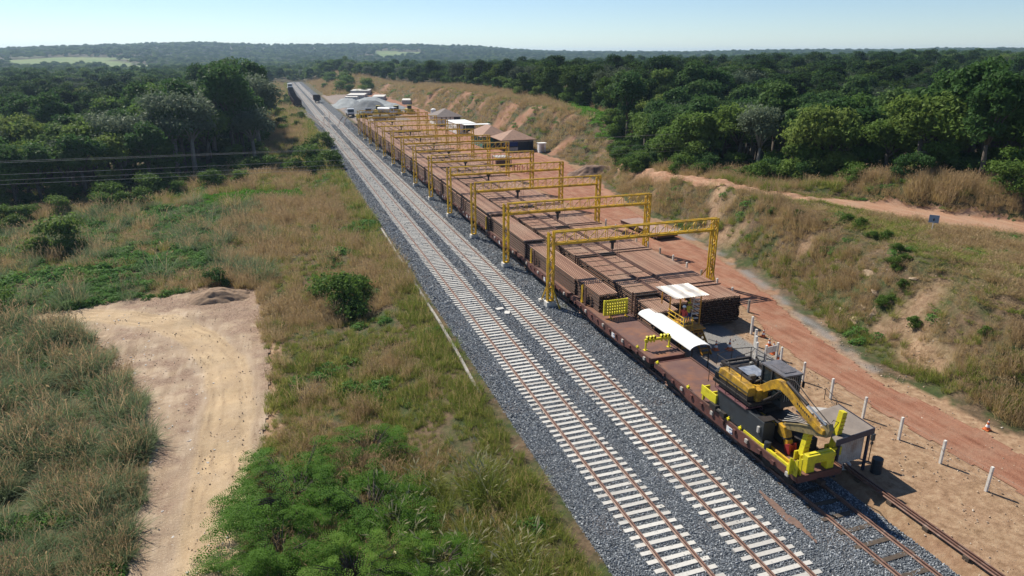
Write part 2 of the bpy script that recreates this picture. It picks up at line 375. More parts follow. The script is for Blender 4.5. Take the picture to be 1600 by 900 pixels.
cov[..., 0] = np.maximum(cov[..., 0], ((GX > baseX(GY)) & (GX < baseX(GY) + 9) & (GY > 130) & (GY < 420)) * ss(.0, .35, fbm(GX / 5 + GY / 9, GY / 6, 4, 15)) * .8)
gp = ((GX > 27.5) & (GX < 33.2) & (GY > 36.8) & (GY < 46)) * ss(-.3, .1, fbm(GX / 1.5, GY / 1.5, 3, 2) + .4)
ditch = np.exp(-((GX - np.interp(GY, ROADR[:, 0], ROADR[:, 1]) - .9) / .6) ** 2) * (GY > 33) * (GY < 75) * ss(-.3, .2, fbm(GX / 2, GY / 2, 2, 88))
cov[..., 2] = np.clip(gp + .9 * ditch + ((GY > 235) & yd & (GX < 44)) * .7, 0, 1)
rr = np.hypot(GX, GY); azg = np.degrees(np.arctan2(GX, np.maximum(GY, 1e-3)))
def pasture(x, y):
    r = np.hypot(x, y); az = np.degrees(np.arctan2(x, np.maximum(y, 1e-3)))
    p1 = (r > 950) & (r < 1720) & (az > -17.5) & (az < -8.5 + 2 * fbm(r / 300, az, 2, 3)) & (fbm(x / 90, y / 90, 3, 55) > -.12)
    p2 = (r > 1900) & (r < 2150) & (az > 8) & (az < 11.5)
    p3 = (fbm(x / 260, y / 260, 3, 99) > .38) & (r > 1100) & (az < 14)
    return p1 | p2 | p3
cov[..., 3] = np.clip(pasture(GX, GY) * 1.0, 0, 1)
me = npmesh('ground', np.stack([GX, GY, GZ], -1).reshape(-1, 3), gridfaces(len(xs), len(ys)), GROUND, {'cover': ('FLOAT_COLOR', cov.reshape(-1, 4).astype(np.float32))}, True)
tag(link('ground', me), kind='structure')
def sheet(name, x0, x1, y0, y1, s, mask, dz, m, zf=None, af=None):
    X, Y = np.meshgrid(np.arange(x0, x1 + s, s), np.arange(y0, y1 + s, s)); ny, nx = X.shape
    F = gridfaces(nx, ny); cx = X.ravel()[F].mean(1); cy = Y.ravel()[F].mean(1); F = F[mask(cx, cy)]
    u, inv = np.unique(F, return_inverse=True); F = inv.reshape(F.shape)
    x = X.ravel()[u]; y = Y.ravel()[u]; z = (zf or H)(x, y) + dz
    return tag(link(name, npmesh(name, np.stack([x, y, z], 1), F, m, af(x, y) if af else None, True)), kind='structure')
CL = np.array([(-4.9, 12), (-5.0, 30), (-4.7, 38), (-4.6, 44), (-5.4, 50), (-7.6, 55.5), (-11.0, 60), (-16, 63.2), (-22, 65.2), (-42, 67.5)], float) * 1.075
def pathd(x, y):
    d = np.full(np.shape(x), 1e9); sg = np.zeros(np.shape(x))
    for a, b in zip(CL, CL[1:]):
        v = b - a; t = np.clip(((x - a[0]) * v[0] + (y - a[1]) * v[1]) / (v @ v), 0, 1); qx = x - a[0] - t * v[0]; qy = y - a[1] - t * v[1]; dd = np.hypot(qx, qy)
        s = np.sign(v[0] * qy - v[1] * qx); k = dd < d; d = np.where(k, dd, d); sg = np.where(k, s, sg)
    return d * sg
def rutattr(x, y):
    d = pathd(x, y) + .25 * fbm(x / 2.5, y / 2.5, 2, 9); n = fbm(x / 1.2, y / 1.2, 4, 19)
    r_ = ss(1.75, 1.25, abs(d)) * np.clip(.75 + .4 * n, 0, 1); ln = (np.exp(-((abs(d) - .55) / .09) ** 2) + np.exp(-((abs(d) - 1.2) / .10) ** 2)) * np.clip(.25 + .9 * n, 0, .8)
    e = ss(1.7, 2.5, abs(d)) * np.clip(.4 + 1.5 * n + .55 * ss(2.4, 4, d * np.sign(np.median(d[(x > -5) & (y > 66)]) if ((x > -5) & (y > 66)).any() else 1)) , 0, 1)
    return {'rut': ('FLOAT_VECTOR', np.stack([r_, np.clip(e, 0, 1), ln], 1).astype(np.float32))}
def ruts(x, y):
    d = pathd(x, y); return H(x, y) - .05 * np.exp(-((abs(d) - .95) / .22) ** 2) + .035 * fbm(x / .5, y / .5, 4, 3) + .05 * fbm(x / .9, y / .9, 3, 4) * ss(1.8, 3, abs(d))
sheet('dirt_track', -44, -1, 14, 75, .16, dirt_mask, .02, TANROAD, ruts, rutattr)
sheet('red_haul_road', 33, 58, -5, 120, .22, road_mask, .035, REDROAD)
sheet('far_haul_road', 40, 60, 120, 400, .8, road_mask, .06, REDROAD)
sheet('upper_dirt_road', 48, 95, 8, 114, .25, lambda x, y: upper_mask(x, y), .02, UPROAD)

# ballast bed
def ballz(x, y):
    z = -.2 + .035 * fbm(x / .5, y / .5, 3, 6) - .55 * ss(12.3, 11.2, x) - .28 * ss(26.0, 26.7, x)
    return z
def ballm(x, y):
    n = .35 * fbm(x / 1.2, y / 1.2, 3, 71)
    return (x > 11.45 + n - (y > 300) * 6) & (x < np.where(y < 215, 26.5, 24 + 0 * y) + n)
X, Y = np.meshgrid(np.arange(5, 27.3, .25), np.concatenate([np.arange(8, 80, .25), np.arange(80, 200, .6), np.arange(200, 622, 2)]))
F = gridfaces(X.shape[1], X.shape[0]); cx = X.ravel()[F].mean(1); cy = Y.ravel()[F].mean(1); F = F[ballm(cx, cy)]
zz = np.where(X < 11, H(X, Y) + .06, ballz(X, Y))
tag(link('ballast_bed', npmesh('ballast_bed', np.stack([X, Y, zz], -1).reshape(-1, 3), F, BALL, None, True)), kind='structure')

# ------------------------------------------------------------------ projection for culling (python copy of the camera)
_f = np.array([math.sin(YAW) * math.cos(PITCH), math.cos(YAW) * math.cos(PITCH), -math.sin(PITCH)]); _r = np.array([math.cos(YAW), -math.sin(YAW), 0]); _u = np.cross(_r, _f)
def inview(x, y, z, mx=.12, my=.15):
    v = np.stack([x, y, z - CAMH], -1); k = v @ _f; px = FPX * (v @ _r) / np.maximum(k, .1); py = FPX * (v @ _u) / np.maximum(k, .1)
    return (k > 3) & (abs(px) < 800 * (1 + mx)) & (py > -450 * (1 + my)) & (py < 700)

# ------------------------------------------------------------------ scatter with geometry nodes (stuff only)
def scatter(name, protos, P, rot, scl, idx, kind='stuff', label=None, cat=None):
    me = npmesh(name, P, np.zeros((0, 4), int), None, {'rot': ('FLOAT_VECTOR', rot.astype(np.float32)), 'scl': ('FLOAT_VECTOR', scl.astype(np.float32)), 'pick': ('INT', idx.astype(np.int32))})
    o = link(name, me); tag(o, label, cat, None, kind)
    g = bpy.data.node_groups.new(name, 'GeometryNodeTree')
    g.interface.new_socket('Geometry', in_out='INPUT', socket_type='NodeSocketGeometry'); g.interface.new_socket('Geometry', in_out='OUTPUT', socket_type='NodeSocketGeometry')
    gi = g.nodes.new('NodeGroupInput'); go = g.nodes.new('NodeGroupOutput'); ip = g.nodes.new('GeometryNodeInstanceOnPoints'); jn = g.nodes.new('GeometryNodeJoinGeometry')
    for p in reversed(protos):
        oi = g.nodes.new('GeometryNodeObjectInfo'); oi.inputs['Object'].default_value = p; oi.inputs['As Instance'].default_value = True; oi.transform_space = 'ORIGINAL'
        g.links.new(oi.outputs['Geometry'], jn.inputs[0])
    g.links.new(gi.outputs[0], ip.inputs['Points']); g.links.new(jn.outputs[0], ip.inputs['Instance'])
    ip.inputs['Pick Instance'].default_value = True
    for an, ty, so in (('rot', 'FLOAT_VECTOR', 'Rotation'), ('scl', 'FLOAT_VECTOR', 'Scale'), ('pick', 'INT', 'Instance Index')):
        na = g.nodes.new('GeometryNodeInputNamedAttribute'); na.data_type = ty; na.inputs[0].default_value = an
        g.links.new(na.outputs[0], ip.inputs[so])
    g.links.new(ip.outputs[0], go.inputs[0])
    mo = o.modifiers.new('scatter', 'NODES'); mo.node_group = g
    return o
def jit(x0, x1, y0, y1, s):
    a, b = np.meshgrid(np.arange(x0, x1, s), np.arange(y0, y1, s)); a = a.ravel(); b = b.ravel()
    return a + rng.uniform(-.6, .6, a.size) * s, b + rng.uniform(-.6, .6, a.size) * s

# ------------------------------------------------------------------ railway tracks
def rail_profile(s=1.0, w_=.075, f=.15, h=.17):
    return [(-f / 2, 0), (f / 2, 0), (f / 2, .02), (.012, .045), (.012, h - .05), (w_ / 2, h - .035), (w_ / 2, h), (-w_ / 2, h), (-w_ / 2, h - .035), (-.012, h - .05), (-.012, .045), (-f / 2, .02)]
def make_track(cx, y0, y1, label, pitch=.565, mat=None, half=1.4, gauge=1.667, n_ind=100, sm='sleeper', w_=.24, zt=-.145, jitter=.01):
    root = empty('railway_track', (cx, y0, 0), 0, label, 'railway track')
    mb = MB(); mb.prism([(-half, -w_ / 2), (half, -w_ / 2), (half, w_ / 2), (-half, w_ / 2)], 'z', zt - .18, zt)
    me = mb.mesh(sm, mat)
    b = MB()
    n = int((y1 - y0) / pitch)
    for i in range(n):
        y = i * pitch; dx = rnd.uniform(-.04, .04); dz = rnd.uniform(-.02, .012); rz = rnd.uniform(-.012, .012) * (1 + 60 * jitter)
        if i < n_ind:
            o = link(sm, me, root); o.location = (dx, y, dz); o.rotation_euler = (0, 0, rz)
        else:
            b.box(dx - half, dx + half, y - w_ / 2, y + w_ / 2, zt - .18, zt + dz)
    if b.v:
        o = b.build('distant_sleepers', mat, root); o['kind'] = 'stuff'
    for s in (-1, 1):
        r_ = MB(); r_.prism([(u, v + zt - .005) for u, v in rail_profile()], 'y', 0, y1 - y0); r_.build('rail', RAILM, root, loc=(s * gauge / 2, 0, 0))
    return root
make_track(15.07, 12, 600, 'leftmost open railway track with white concrete sleepers in grey ballast', mat=SLEEP)
make_track(19.22, 12, 600, 'open railway track with white sleepers between the left track and the rail wagons', mat=SLEEP)
make_track(24.37, 10, 235, 'loading track with wide-spaced dark timber sleepers under the flat wagons', pitch=1.05, mat=WOODD, half=1.15, w_=.25, jitter=.05)
# siding on the far left with the parked ore wagons, and a turnout lead
root = empty('railway_track', (0, 0, 0), 0, 'short far siding that curves off the left track under the dark wagons', 'railway track')
sid = [(14.6, 222), (13.4, 245), (11.2, 275), (9.4, 305), (8.9, 340), (9.3, 400), (10.2, 460), (11.2, 530)]
for s in (-.83, .83):
    mb = MB()
    for a, b in zip(sid, sid[1:]): mb.bar((a[0] + s, a[1], -.05), (b[0] + s, b[1], -.05), .09, .16)
    mb.build('rail', RAILM, root)
mb = MB()
for i in range(330):
    y = 224 + i * .9; x = np.interp(y, [p[1] for p in sid], [p[0] for p in sid]); mb.box(x - 1.4, x + 1.4, y - .12, y + .12, -.3, -.13)
mb.build('sleepers', SLEEP, root)['kind'] = 'stuff'
# crossover rails between the two main tracks
root = empty('track_crossover', (0, 0, 0), 0, 'crossover rails linking the two open tracks in the distance', 'track crossover')
for s in (-.83, .83):
    mb = MB()
    for a, b in (((15.1, 228), (16.2, 248)), ((16.2, 248), (18.2, 268)), ((18.2, 268), (19.2, 288)), ((19.3, 226), (21.5, 246)), ((21.5, 246), (24.0, 262))): mb.bar((a[0] + s, a[1], -.04), (b[0] + s, b[1], -.04), .09, .16)
    mb.build('rail', RAILM, root)
for y in (232, 262):
    mb = MB()
    for k in range(9): mb.box(14.5, 21.0, y + k * .8, y + k * .8 + .3, -.3, -.12)
    mb.build('long_sleepers', SLEEP, root)['kind'] = 'stuff'
sheet('dirt_streak', 20.6, 23, 17, 26, .08, lambda x, y: abs(x - 21.75 - .02 * (y - 21) - .15 * fbm(x, y / 1.5, 2, 4)) < .17 * np.clip(1.2 - abs(y - 22.4) / 1.9, 0, 1) * 1.5 * (abs(y - 22.4) < 2.1) + .1 * fbm(x / .3, y / .3, 3, 8) * (abs(y - 22.4) < 2.1), .022, pm('brown_spill', (.20, .12, .09), (.13, .09, .075), 6, .9, bmp=.4), lambda x, y: -.165 + 0 * x + .02 * fbm(x / .3, y / .3, 2, 1))
for k, (x, y, rz) in enumerate(((17.15, 54.3, .3), (17.5, 53.2, 1.2))):
    mb = MB(); mb.prism([(-.35, -.2), (.3, -.25), (.4, .15), (.05, .28), (-.38, .2)], 'z', 0, .08); o = mb.build('concrete_slab', CONC, bevel=.01); o.location = (x, y, -.17); o.rotation_euler = (0, 0, rz); tag(o, ['pale broken slab on the ballast between the open tracks, farther piece', 'pale broken slab on the ballast between the open tracks, nearer piece'][k], 'slab')
# outer steel beam pair on blocks, front right
root = empty('guide_rail', (27.25, 12, 0), 0, 'pair of bare steel rails lying on short blocks beside the loading track', 'guide rail')
for dx in (-.09, .09):
    mb = MB(); mb.prism([(u * .9, v + .18) for u, v in rail_profile()], 'y', 0, 12.5); mb.build('rail', RAILM, root, loc=(dx, 0, 0))
for k in range(6):
    mb = MB(); mb.box(-.22, .22, -.15, .15, -.08, .17); mb.build('block', WOODD, root, loc=(0, .9 + k * 2.1, 0))
# drain channel along left ballast toe
root = empty('drain_channel', (0, 0, 0), 0, 'narrow pale concrete drain channel along the left ballast edge', 'drain')
for (a, b) in (((11.0, 39.5), (11.15, 45)), ((11.15, 45), (11.25, 52)), ((11.25, 52), (11.4, 60)), ((11.4, 60), (11.5, 71)), ((11.5, 71), (11.6, 88))):
    for dx in (0,):
        mb = MB(); mb.bar((a[0] + dx, a[1], float(H(a[0], a[1])) + .12), (b[0] + dx, b[1], float(H(b[0], b[1])) + .08), .2, .12); mb.build('channel_wall', CONCD, root)

# ------------------------------------------------------------------ flat wagons
def bogie(root, y):
    mb = MB(); mb.box(-.95, .95, -.16, .16, .35, .72); 
    for s in (-1, 1):
        mb.prism([(-1.15, .55), (-.8, .38), (.8, .38), (1.15, .55), (1.15, .7), (.5, .78), (-.5, .78), (-1.15, .7)], 'x', s * .98 - .08, s * .98 + .08)
    f = mb.build('bogie', DARK, root, loc=(0, y, 0))
    for wy in (-.85, .85):
        mb = MB(); mb.tube([(-1.0, 0, 0), (1.0, 0, 0)], .07)
        for s in (-1, 1):
            mb.tube([(s * .76, 0, 0), (s * .88, 0, 0)], .44, 18)
        mb.build('wheelset', DARK, f, loc=(0, wy, .46))
def flatcar(y0, y1, label):
    L = y1 - y0; root = empty('flat_wagon', (24.27, y0, 0), 0, label, 'flat wagon', 'flat wagons coupled on the loading track')
    mb = MB(); mb.box(-1.38, 1.38, .05, L - .05, 1.17, 1.28); mb.build('deck', DECK, root)
    mb = MB(); mb.box(-.25, .25, .1, L - .1, .62, 1.17); mb.build('centre_sill', DARK, root)
    for s in (-1, 1):
        mb = MB(); mb.prism([(0, 1.31), (L, 1.31), (L, .98), (L - 2.4, .95), (L - 4.2, .62), (4.2, .62), (2.4, .95), (0, .98)], 'x', s * 1.38, s * 1.43)
        sl = mb.build('side_sill', CARR, root)
        for k in range(int(L / 1.1)):
            y = .6 + k * 1.1
            mb = MB(); mb.box(s * 1.43 if s > 0 else -1.53, 1.53 if s > 0 else -1.43, y - .11, y + .11, .98, 1.2); mb.build('stake_pocket', CARR if k % 3 else CORR, sl)
        mb = MB(); mb.box(s * 1.38 - .05, s * 1.38 + .05, 0, L, 1.31, 1.36); mb.build('edge_rail', RUST, sl)
    for e in (0, L):
        mb = MB(); mb.box(-1.38, 1.38, e - .06, e + .05, .92, 1.3); mb.build('end_beam', CARR, root)
    mb = MB()
    for e, d in ((0, -1), (L, 1)): mb.box(-.13, .13, min(e, e + d * .36), max(e, e + d * .36), .7, .95)
    mb.build('coupler', DARK, root)
    mb = MB(); mb.box(-1.2, -.6, L * .5 - .5, L * .5 + .6, .5, .95); mb.tube([(-.9, L * .5 + 1.2, .75), (-.9, L * .5 + 2.0, .75)], .2); mb.build('brake_gear', DARK, root)
    mb = MB(); mb.box(-1.438, -1.431, 5.2, 5.75, .72, 1.08); p = mb.build('white_panel', WHITE, root)
    mb = MB()
    pts = [(-1.444, 5.35 + .16 * math.cos(t), .9 + .12 * math.sin(t)) for t in np.linspace(.4, 5.4, 10)]
    mb.tube(pts, .018, 5); mb.build('blue_emblem', BLUEC, p)
    for y in (2.0, L - 2.0): bogie(root, y)
    return root
FC = [(23.2, 37.25), (37.95, 51.85), (52.5, 66.1), (66.75, 80.4)]
y = 81.05
while y < 205: FC.append((y, y + 13.6)); y += 14.25
words = ['carrying the excavator, front of the train', 'second from the front, with a half bare deck', 'third from the front', 'fourth from the front', 'fifth from the front', 'sixth from the front', 'seventh from the front', 'eighth from the front', 'ninth from the front', 'tenth from the front', 'eleventh from the front', 'twelfth from the front', 'last of the train']
for i, (a, b) in enumerate(FC):
    flatcar(a, b, 'rust-red flat wagon ' + (words[i] if i < 2 else 'loaded with long rails, ' + words[min(i, len(words) - 1)]))

# ------------------------------------------------------------------ long rails
NUM = 'first second third fourth fifth sixth seventh eighth ninth tenth eleventh twelfth thirteenth fourteenth fifteenth sixteenth seventeenth eighteenth nineteenth twentieth'.split()
_n9 = NUM[:9]
for a_, b_ in (('twenty', 'thirtieth'), ('thirty', 'fortieth'), ('forty', 'fiftieth'), ('fifty', 'sixtieth'), ('sixty', 'seventieth'), ('seventy', 'eightieth')): NUM += [a_ + '-' + w_ for w_ in _n9] + [b_]
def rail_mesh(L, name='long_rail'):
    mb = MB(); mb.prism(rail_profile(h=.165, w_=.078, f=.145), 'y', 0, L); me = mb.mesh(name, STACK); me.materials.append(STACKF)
    for p in me.polygons: p.material_index = 0 if p.center.z > .125 else 1  # light heads, dark webs and feet: gap shade put into the colour
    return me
YEND = 212.0
RM = {}
IND = 0
rest = MB()
def lay(x, y0, z, ind, label, grp, y1=YEND, fl=0):
    """one long rail lying along the track"""
    global IND
    y0 = y0 + rnd.uniform(-.09, .09); L = round(y1 - y0)
    if ind and IND < 298:
        if L not in RM: RM[L] = rail_mesh(L)
        o = link('long_rail', RM[L]); o.location = (x + rnd.uniform(-.006, .006), y0, z + rnd.uniform(0, .004)); tag(o, label, 'steel rail', grp); IND += 1
    else:
        rest.prism([(u + x, v + z) for u, v in rail_profile(h=.165, w_=.07, f=.145)], 'y', y0, y0 + L)
LH = .25; spc = MB()
# load on the wagons: layers start further back as they get higher
for L in range(7):
    y0 = 47.35 if L < 6 else 64.3
    nx = 10 if L < 6 else 13; xl = 23.5 if L < 6 else 23.1
    for q_ in range(30): spc.box(xl - (.4 if q_ > 3 else 0) - .04, 25.25, y0 + .5 + q_ * 5.5, y0 + .62 + q_ * 5.5, 1.36 + L * LH - .085, 1.36 + L * LH - .002)
    for k in range(nx):
        lay(xl + k * .176, y0, 1.36 + L * LH, (L >= 5) or (k == 0), ('rusty rail on the %s of the wagon load, %s from the left' % ('upper step' if L == 6 else 'low front step', NUM[k])) if L >= 5 else 'rusty rail low in the left face of the wagon load, %s layer up' % NUM[L], 'long rails loaded on the flat wagons')
for k in range(3):
    for L in range(6):
        lay(23.5 - (k + 1) * .176, 51.9 if k < 1 else (64.2 if k < 2 else 76.3), 1.36 + L * LH, True, 'rusty rail on the outer left face of the wagon load, %s row, %s layer' % (NUM[k], NUM[L]), 'long rails loaded on the flat wagons')
for k in range(13): lay(23.0 + k * .176, 76.3, 1.36 + 7 * LH, True, 'rusty rail on the highest far step of the wagon load, %s from the left' % NUM[k], 'long rails loaded on the flat wagons')
# ground piles
def ground_pile(x0, n, layers, z0, y0, label, grp, sideind=True, steps=(), P_=.33):
    for L in range(layers):
        for q_ in range(36):
            if P_ > .3: spc.box(x0 - .12, x0 + n * .176, max(y0, steps[0][1] if steps and L >= steps[0][0] else 0) + .4 + q_ * 4.5, max(y0, steps[0][1] if steps and L >= steps[0][0] else 0) + .52 + q_ * 4.5, z0 + L * P_ - (P_ - .166), z0 + L * P_ - .002)
        ys = y0
        for (lv, yy) in steps:
            if L >= lv: ys = yy
        for k in range(n):
            top = L == layers - 1 or any(L == lv - 1 for lv, _ in steps)
            x = x0 + k * .176 + (L % 2) * .01
            lay(x, ys, z0 + L * P_, top or (k == 0 and sideind), label + (', top layer, %s from the left' % NUM[k] if L == layers - 1 else (', front step, %s from the left' % NUM[k] if top else ', left face, %s layer up' % NUM[L])), grp)
ground_pile(26.75, 12, 7, .30, 43.9, 'rusty rail in the left ground pile', 'long rails in the left ground pile', steps=((6, 47.3),))
ground_pile(29.05, 9, 7, .30, 45.3, 'rusty rail in the middle ground pile', 'long rails in the middle ground pile', False, steps=((6, 47.4),))
ground_pile(30.95, 23, 11, .36, 44.3, 'rusty rail in the wide right pile', 'long rails in the wide right ground pile', False, P_=.197)
tag(spc.build('layer_spacers', WOODD), 'timber spacers between the rail layers', 'timber spacers', None, 'stuff')
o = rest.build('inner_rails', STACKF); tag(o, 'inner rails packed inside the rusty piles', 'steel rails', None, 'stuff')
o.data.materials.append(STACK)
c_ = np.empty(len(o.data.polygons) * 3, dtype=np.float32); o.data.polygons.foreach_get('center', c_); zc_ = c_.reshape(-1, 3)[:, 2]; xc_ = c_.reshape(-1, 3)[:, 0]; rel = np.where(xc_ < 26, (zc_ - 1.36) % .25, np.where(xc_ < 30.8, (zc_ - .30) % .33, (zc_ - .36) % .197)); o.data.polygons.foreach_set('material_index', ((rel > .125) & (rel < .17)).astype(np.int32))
print('INDIVIDUAL RAILS', IND)
# bearer beams under piles and cradle frames
for k in range(14):
    y = 45.2 + k * 12.3
    mb = MB(); mb.box(26.4, 35.2, y - .15, y + .15, 0, .29); o = mb.build('bearer_beam', CONCD); tag(o, 'concrete bearer beam under the rail piles, number %s back' % ['first', 'second', 'third', 'fourth', 'fifth', 'sixth', 'seventh', 'eighth', 'ninth', 'tenth', 'eleventh', 'twelfth', 'thirteenth', 'fourteenth'][k], 'beam', 'bearer beams under the rail piles')
ORD = ['first', 'second', 'third', 'fourth', 'fifth', 'sixth', 'seventh', 'eighth', 'ninth', 'tenth', 'eleventh', 'twelfth', 'thirteenth', 'fourteenth']
for k in range(12):
    y = 47.35 + (k * 11.75)
    r_ = empty('cradle_frame', (26.5, y, 0), 0, 'dark steel cradle frame across the left and middle rail piles, %s from the front' % ORD[k], 'cradle frame', 'cradle frames across the rail piles')
    mb = MB(); mb.box(.0, 2.4, -.05, .05, 2.48, 2.58); mb.box(0, 2.4, -.55, -.46, 2.48, 2.56); mb.build('cross_beam', DARK, r_)
    mb = MB(); mb.box(2.45, 4.15, -.2, -.06, 2.48, 2.66); mb.box(2.45, 4.15, -.62, -.5, 2.48, 2.6); mb.build('cross_beam', DARK, r_)
    mb = MB(); mb.box(4.35, 8.5, -.04, .06, 2.5, 2.58); mb.box(4.35, 8.5, .75, .85, 2.5, 2.58); mb.build('cross_beam', RUST, r_)
    for x in (.02, 2.45):
        mb = MB()
        mb.box(x - .07, x + .03, -.05, .05, .3, 2.7); mb.box(x - .07, x + .03, -.55, -.46, .3, 2.6)
        for z in (.9, 1.7): mb.box(x - .06, x + .02, -.46, -.05, z, z + .06)
        mb.build('stanchion', RUST, r_)
# dunnage strips and lengthwise top beams
for name, x, w_ in (('runner_beam', 28.85, .1), ('runner_beam', 30.78, .1)):
    mb = MB(); mb.box(x - w_ / 2, x + w_ / 2, 46, YEND, 2.42, 2.60); mb.box(x - w_ / 2 - .13, x - w_ / 2 - .03, 46, YEND, 2.42, 2.52); o = mb.build(name, RUST)
    tag(o, 'long rusty runner beam between the %s rail piles' % ('left and middle' if x < 30 else 'middle and right'), 'beam')
for col, (x0, x1) in enumerate(((26.65, 28.75), (29.0, 30.6))):
    y = 49.3 + col * .35; ks_ = -1
    while y < 130:
        mb = MB(); mb.box(x0 + rnd.uniform(0, .15), x1 - rnd.uniform(0, .4), -.03, .03, 0, .045)
        ks_ += 1; o = mb.build('spacer_strip', WOODD); o.location = (0, y, 2.435); o.rotation_euler = (0, 0, 0)
        tag(o, 'thin dark timber strip across the %s rail pile, %s from the front' % ('left' if col == 0 else 'middle', NUM[ks_]), 'timber strip', 'spacer strips on the rail piles')
        y += 1.5 + rnd.uniform(-.15, .25)
# wagon stakes
for i, (y, m, nm) in enumerate([(49.95, YEL, 'yellow'), (49.3, RUST, 'rusty'), (62.1, YEL, 'yellow'), (61.3, RUST, 'rusty'), (77.3, YEL, 'yellow'), (76.6, DARK, 'dark')] + [(88 + 6.4 * k, RUST, 'rusty') for k in range(16)]):
    mb = MB(); mb.box(-.07, .07, -.03, .03, 0, 1.55); mb.box(-.07, -.03, -.16, .16, 0, 1.45); mb.box(-.1, .06, -.18, .18, 0, .12)
    o = mb.build('load_stake', m); o.location = (23.2 - (.16 if y > 52 else 0) - (.22 if y > 76.4 else 0) - .05, y, 1.3)
    tag(o, '%s upright stake on the left wagon edge, %s' % (nm, ('%s from the front' % ORD[i]) if i < 14 else 'far back along the train'), 'stake', 'stakes along the wagon edge')

# ------------------------------------------------------------------ yellow gantries
def lattice_leg(x, z0, z1, w_=.5, sx=1):
    mb = MB()
    for dx in (-w_ / 2, w_ / 2):
        for dy in (-.17, .17): mb.bar((x + dx, dy, z0), (x + dx, dy, z1), .115)
    n = 9; dz = (z1 - z0) / n
    for i in range(n):
        a, b = z0 + i * dz, z0 + (i + 1) * dz; s = 1 if i % 2 else -1
        for dy in (-.17, .17): mb.bar((x - s * w_ / 2, dy, a), (x + s * w_ / 2, dy, b), .065)
        for dx in (-w_ / 2, w_ / 2): mb.bar((x + dx, -s * .17, a), (x + dx, s * .17, b), .04)
    mb.box(x - w_ / 2 - .05, x + w_ / 2 + .05, -.22, .22, z0 - .04, z0 + .03)
    return mb
def gantry(y, i, span=16.7):
    label = 'yellow lattice gantry over the rail piles, %s from the camera' % ORD[i]
    if i == 0: label = 'nearest yellow lattice gantry, with splayed side braces at its left foot'
    r_ = empty('rail_gantry', (21.75, y, 0), 0, label, 'gantry', 'yellow gantries over the rail piles')
    ZB, ZT = 5.6, 6.62; x1 = span
    lattice_leg(0, .3, ZT).build('leg', YEL, r_); lattice_leg(x1, .2, ZT).build('leg', YEL, r_)
    mb = MB()
    for dy in (-.2, .2):
        mb.bar((.2, dy, ZT), (x1 + .3, dy, ZT), .12); mb.bar((.25, dy, ZB), (x1 - .2, dy, ZB), .12, .12)
        n = 16; dx = (x1 - .4) / n
        for k in range(n):
            a = .25 + k * dx; mb.bar((a, dy, ZB), (a, dy, ZT), .04)
            if dy < 0: mb.bar((a, dy, ZB), (a + dx, dy, ZT), .05)
    for k in range(9):
        a = .25 + k * (x1 - .4) / 8; mb.bar((a, -.2, ZT), (a, .2, ZT), .035); mb.bar((a, -.2, ZB), (a, .2, ZB), .035)
    mb.build('truss', YEL, r_)
    mb = MB(); mb.bar((.3, 0, ZB - .1), (x1 - .2, 0, ZB - .1), .16, .2); mb.build('hoist_beam', YEL, r_)
    for x in (0, x1):
        mb = MB(); mb.box(x - .45, x + .45, -.4, .4, -.3, .26); mb.build('footing', CONC, r_, bevel=.02)
    tx = 5.8 + rnd.uniform(-.25, .25)
    mb = MB(); mb.box(tx - .25, tx + .25, -.14, .14, ZB - .42, ZB - .18); mb.box(tx - .12, tx + .1, -.1, .1, ZB - 1.0, ZB - .42); mb.tube([(tx, 0, ZB - 1.0), (tx, 0, ZB - 1.25), (tx + .08, 0, ZB - 1.33), (tx + .0, 0, ZB - 1.4)], .035, 6)
    h = mb.build('hoist', DARK, r_)
    for dx in (.35, .5, .75):
        mb = MB(); mb.tube([(tx + dx, 0, ZB - .2), (tx + dx + .03, 0, ZB - 1.7 - dx)], .012, 4); mb.build('chain', DARK, h)
    if i in (0,):
        for a, b in (((0, -.2, 2.0), (.45, -1.25, -.15)), ((-.1, .2, 2.0), (-.35, 1.3, -.1)), ((x1, -.2, 2.0), (x1 - .1, -1.3, .0)), ((x1, .2, 2.0), (x1 - .9, 1.0, .0))):
            mb = MB(); mb.bar(a, b, .1); mb.build('brace', YEL, r_)
        for p in ((-.35, 1.3), (x1 - .1, -1.3)):
            mb = MB(); mb.box(p[0] - .22, p[0] + .22, p[1] - .22, p[1] + .22, -.3, .05); mb.build('brace_footing', CONC, r_)
    return r_
for i, y in enumerate([53.8, 66.5, 79.3, 91.75, 104.1, 116.6, 128.3, 139.9, 151.6, 162.9, 174.9, 185.8, 197.5]):
    gantry(y, i, 16.7)

# ------------------------------------------------------------------ equipment on the wagons
# roller rack standing at the end of the load
r_ = empty('roller_rack', (24.27, 46.0, 1.28), 0, 'yellow upright rack of roller rows at the end of the rail load', 'roller rack')
mb = MB(); 
for x in (-1.0, 1.0): mb.box(x - .05, x + .05, -.09, .09, .25, 1.5)
for z in (.25, 1.44): mb.box(-1.0, 1.0, -.05, .05, z - .04, z + .04)
mb.build('frame', YEL2, r_)
mb = MB()
for z in (.4, .64, .88, 1.12, 1.36):
    mb.box(-.97, .97, .03, .06, z - .02, z + .02)
mb.build('bar', RUST, r_)
mb = MB()
for z in (.4, .64, .88, 1.12, 1.36):
    for k in range(9): mb.tube([(-.86 + k * .215, -.12, z), (-.86 + k * .215, .1, z)], .075, 8); mb.box(-.9 + k * .215, -.82 + k * .215, -.02, .02, z - .11, z + .12)
mb.build('rollers', YEL2, r_)['kind'] = 'stuff'
for x in (-.45, .95):
    mb = MB(); mb.box(x - .04, x + .04, -.06, .06, 0, .3); mb.box(x - .1, x + .1, -.35, .1, 0, .03); mb.build('leg', YEL, r_)
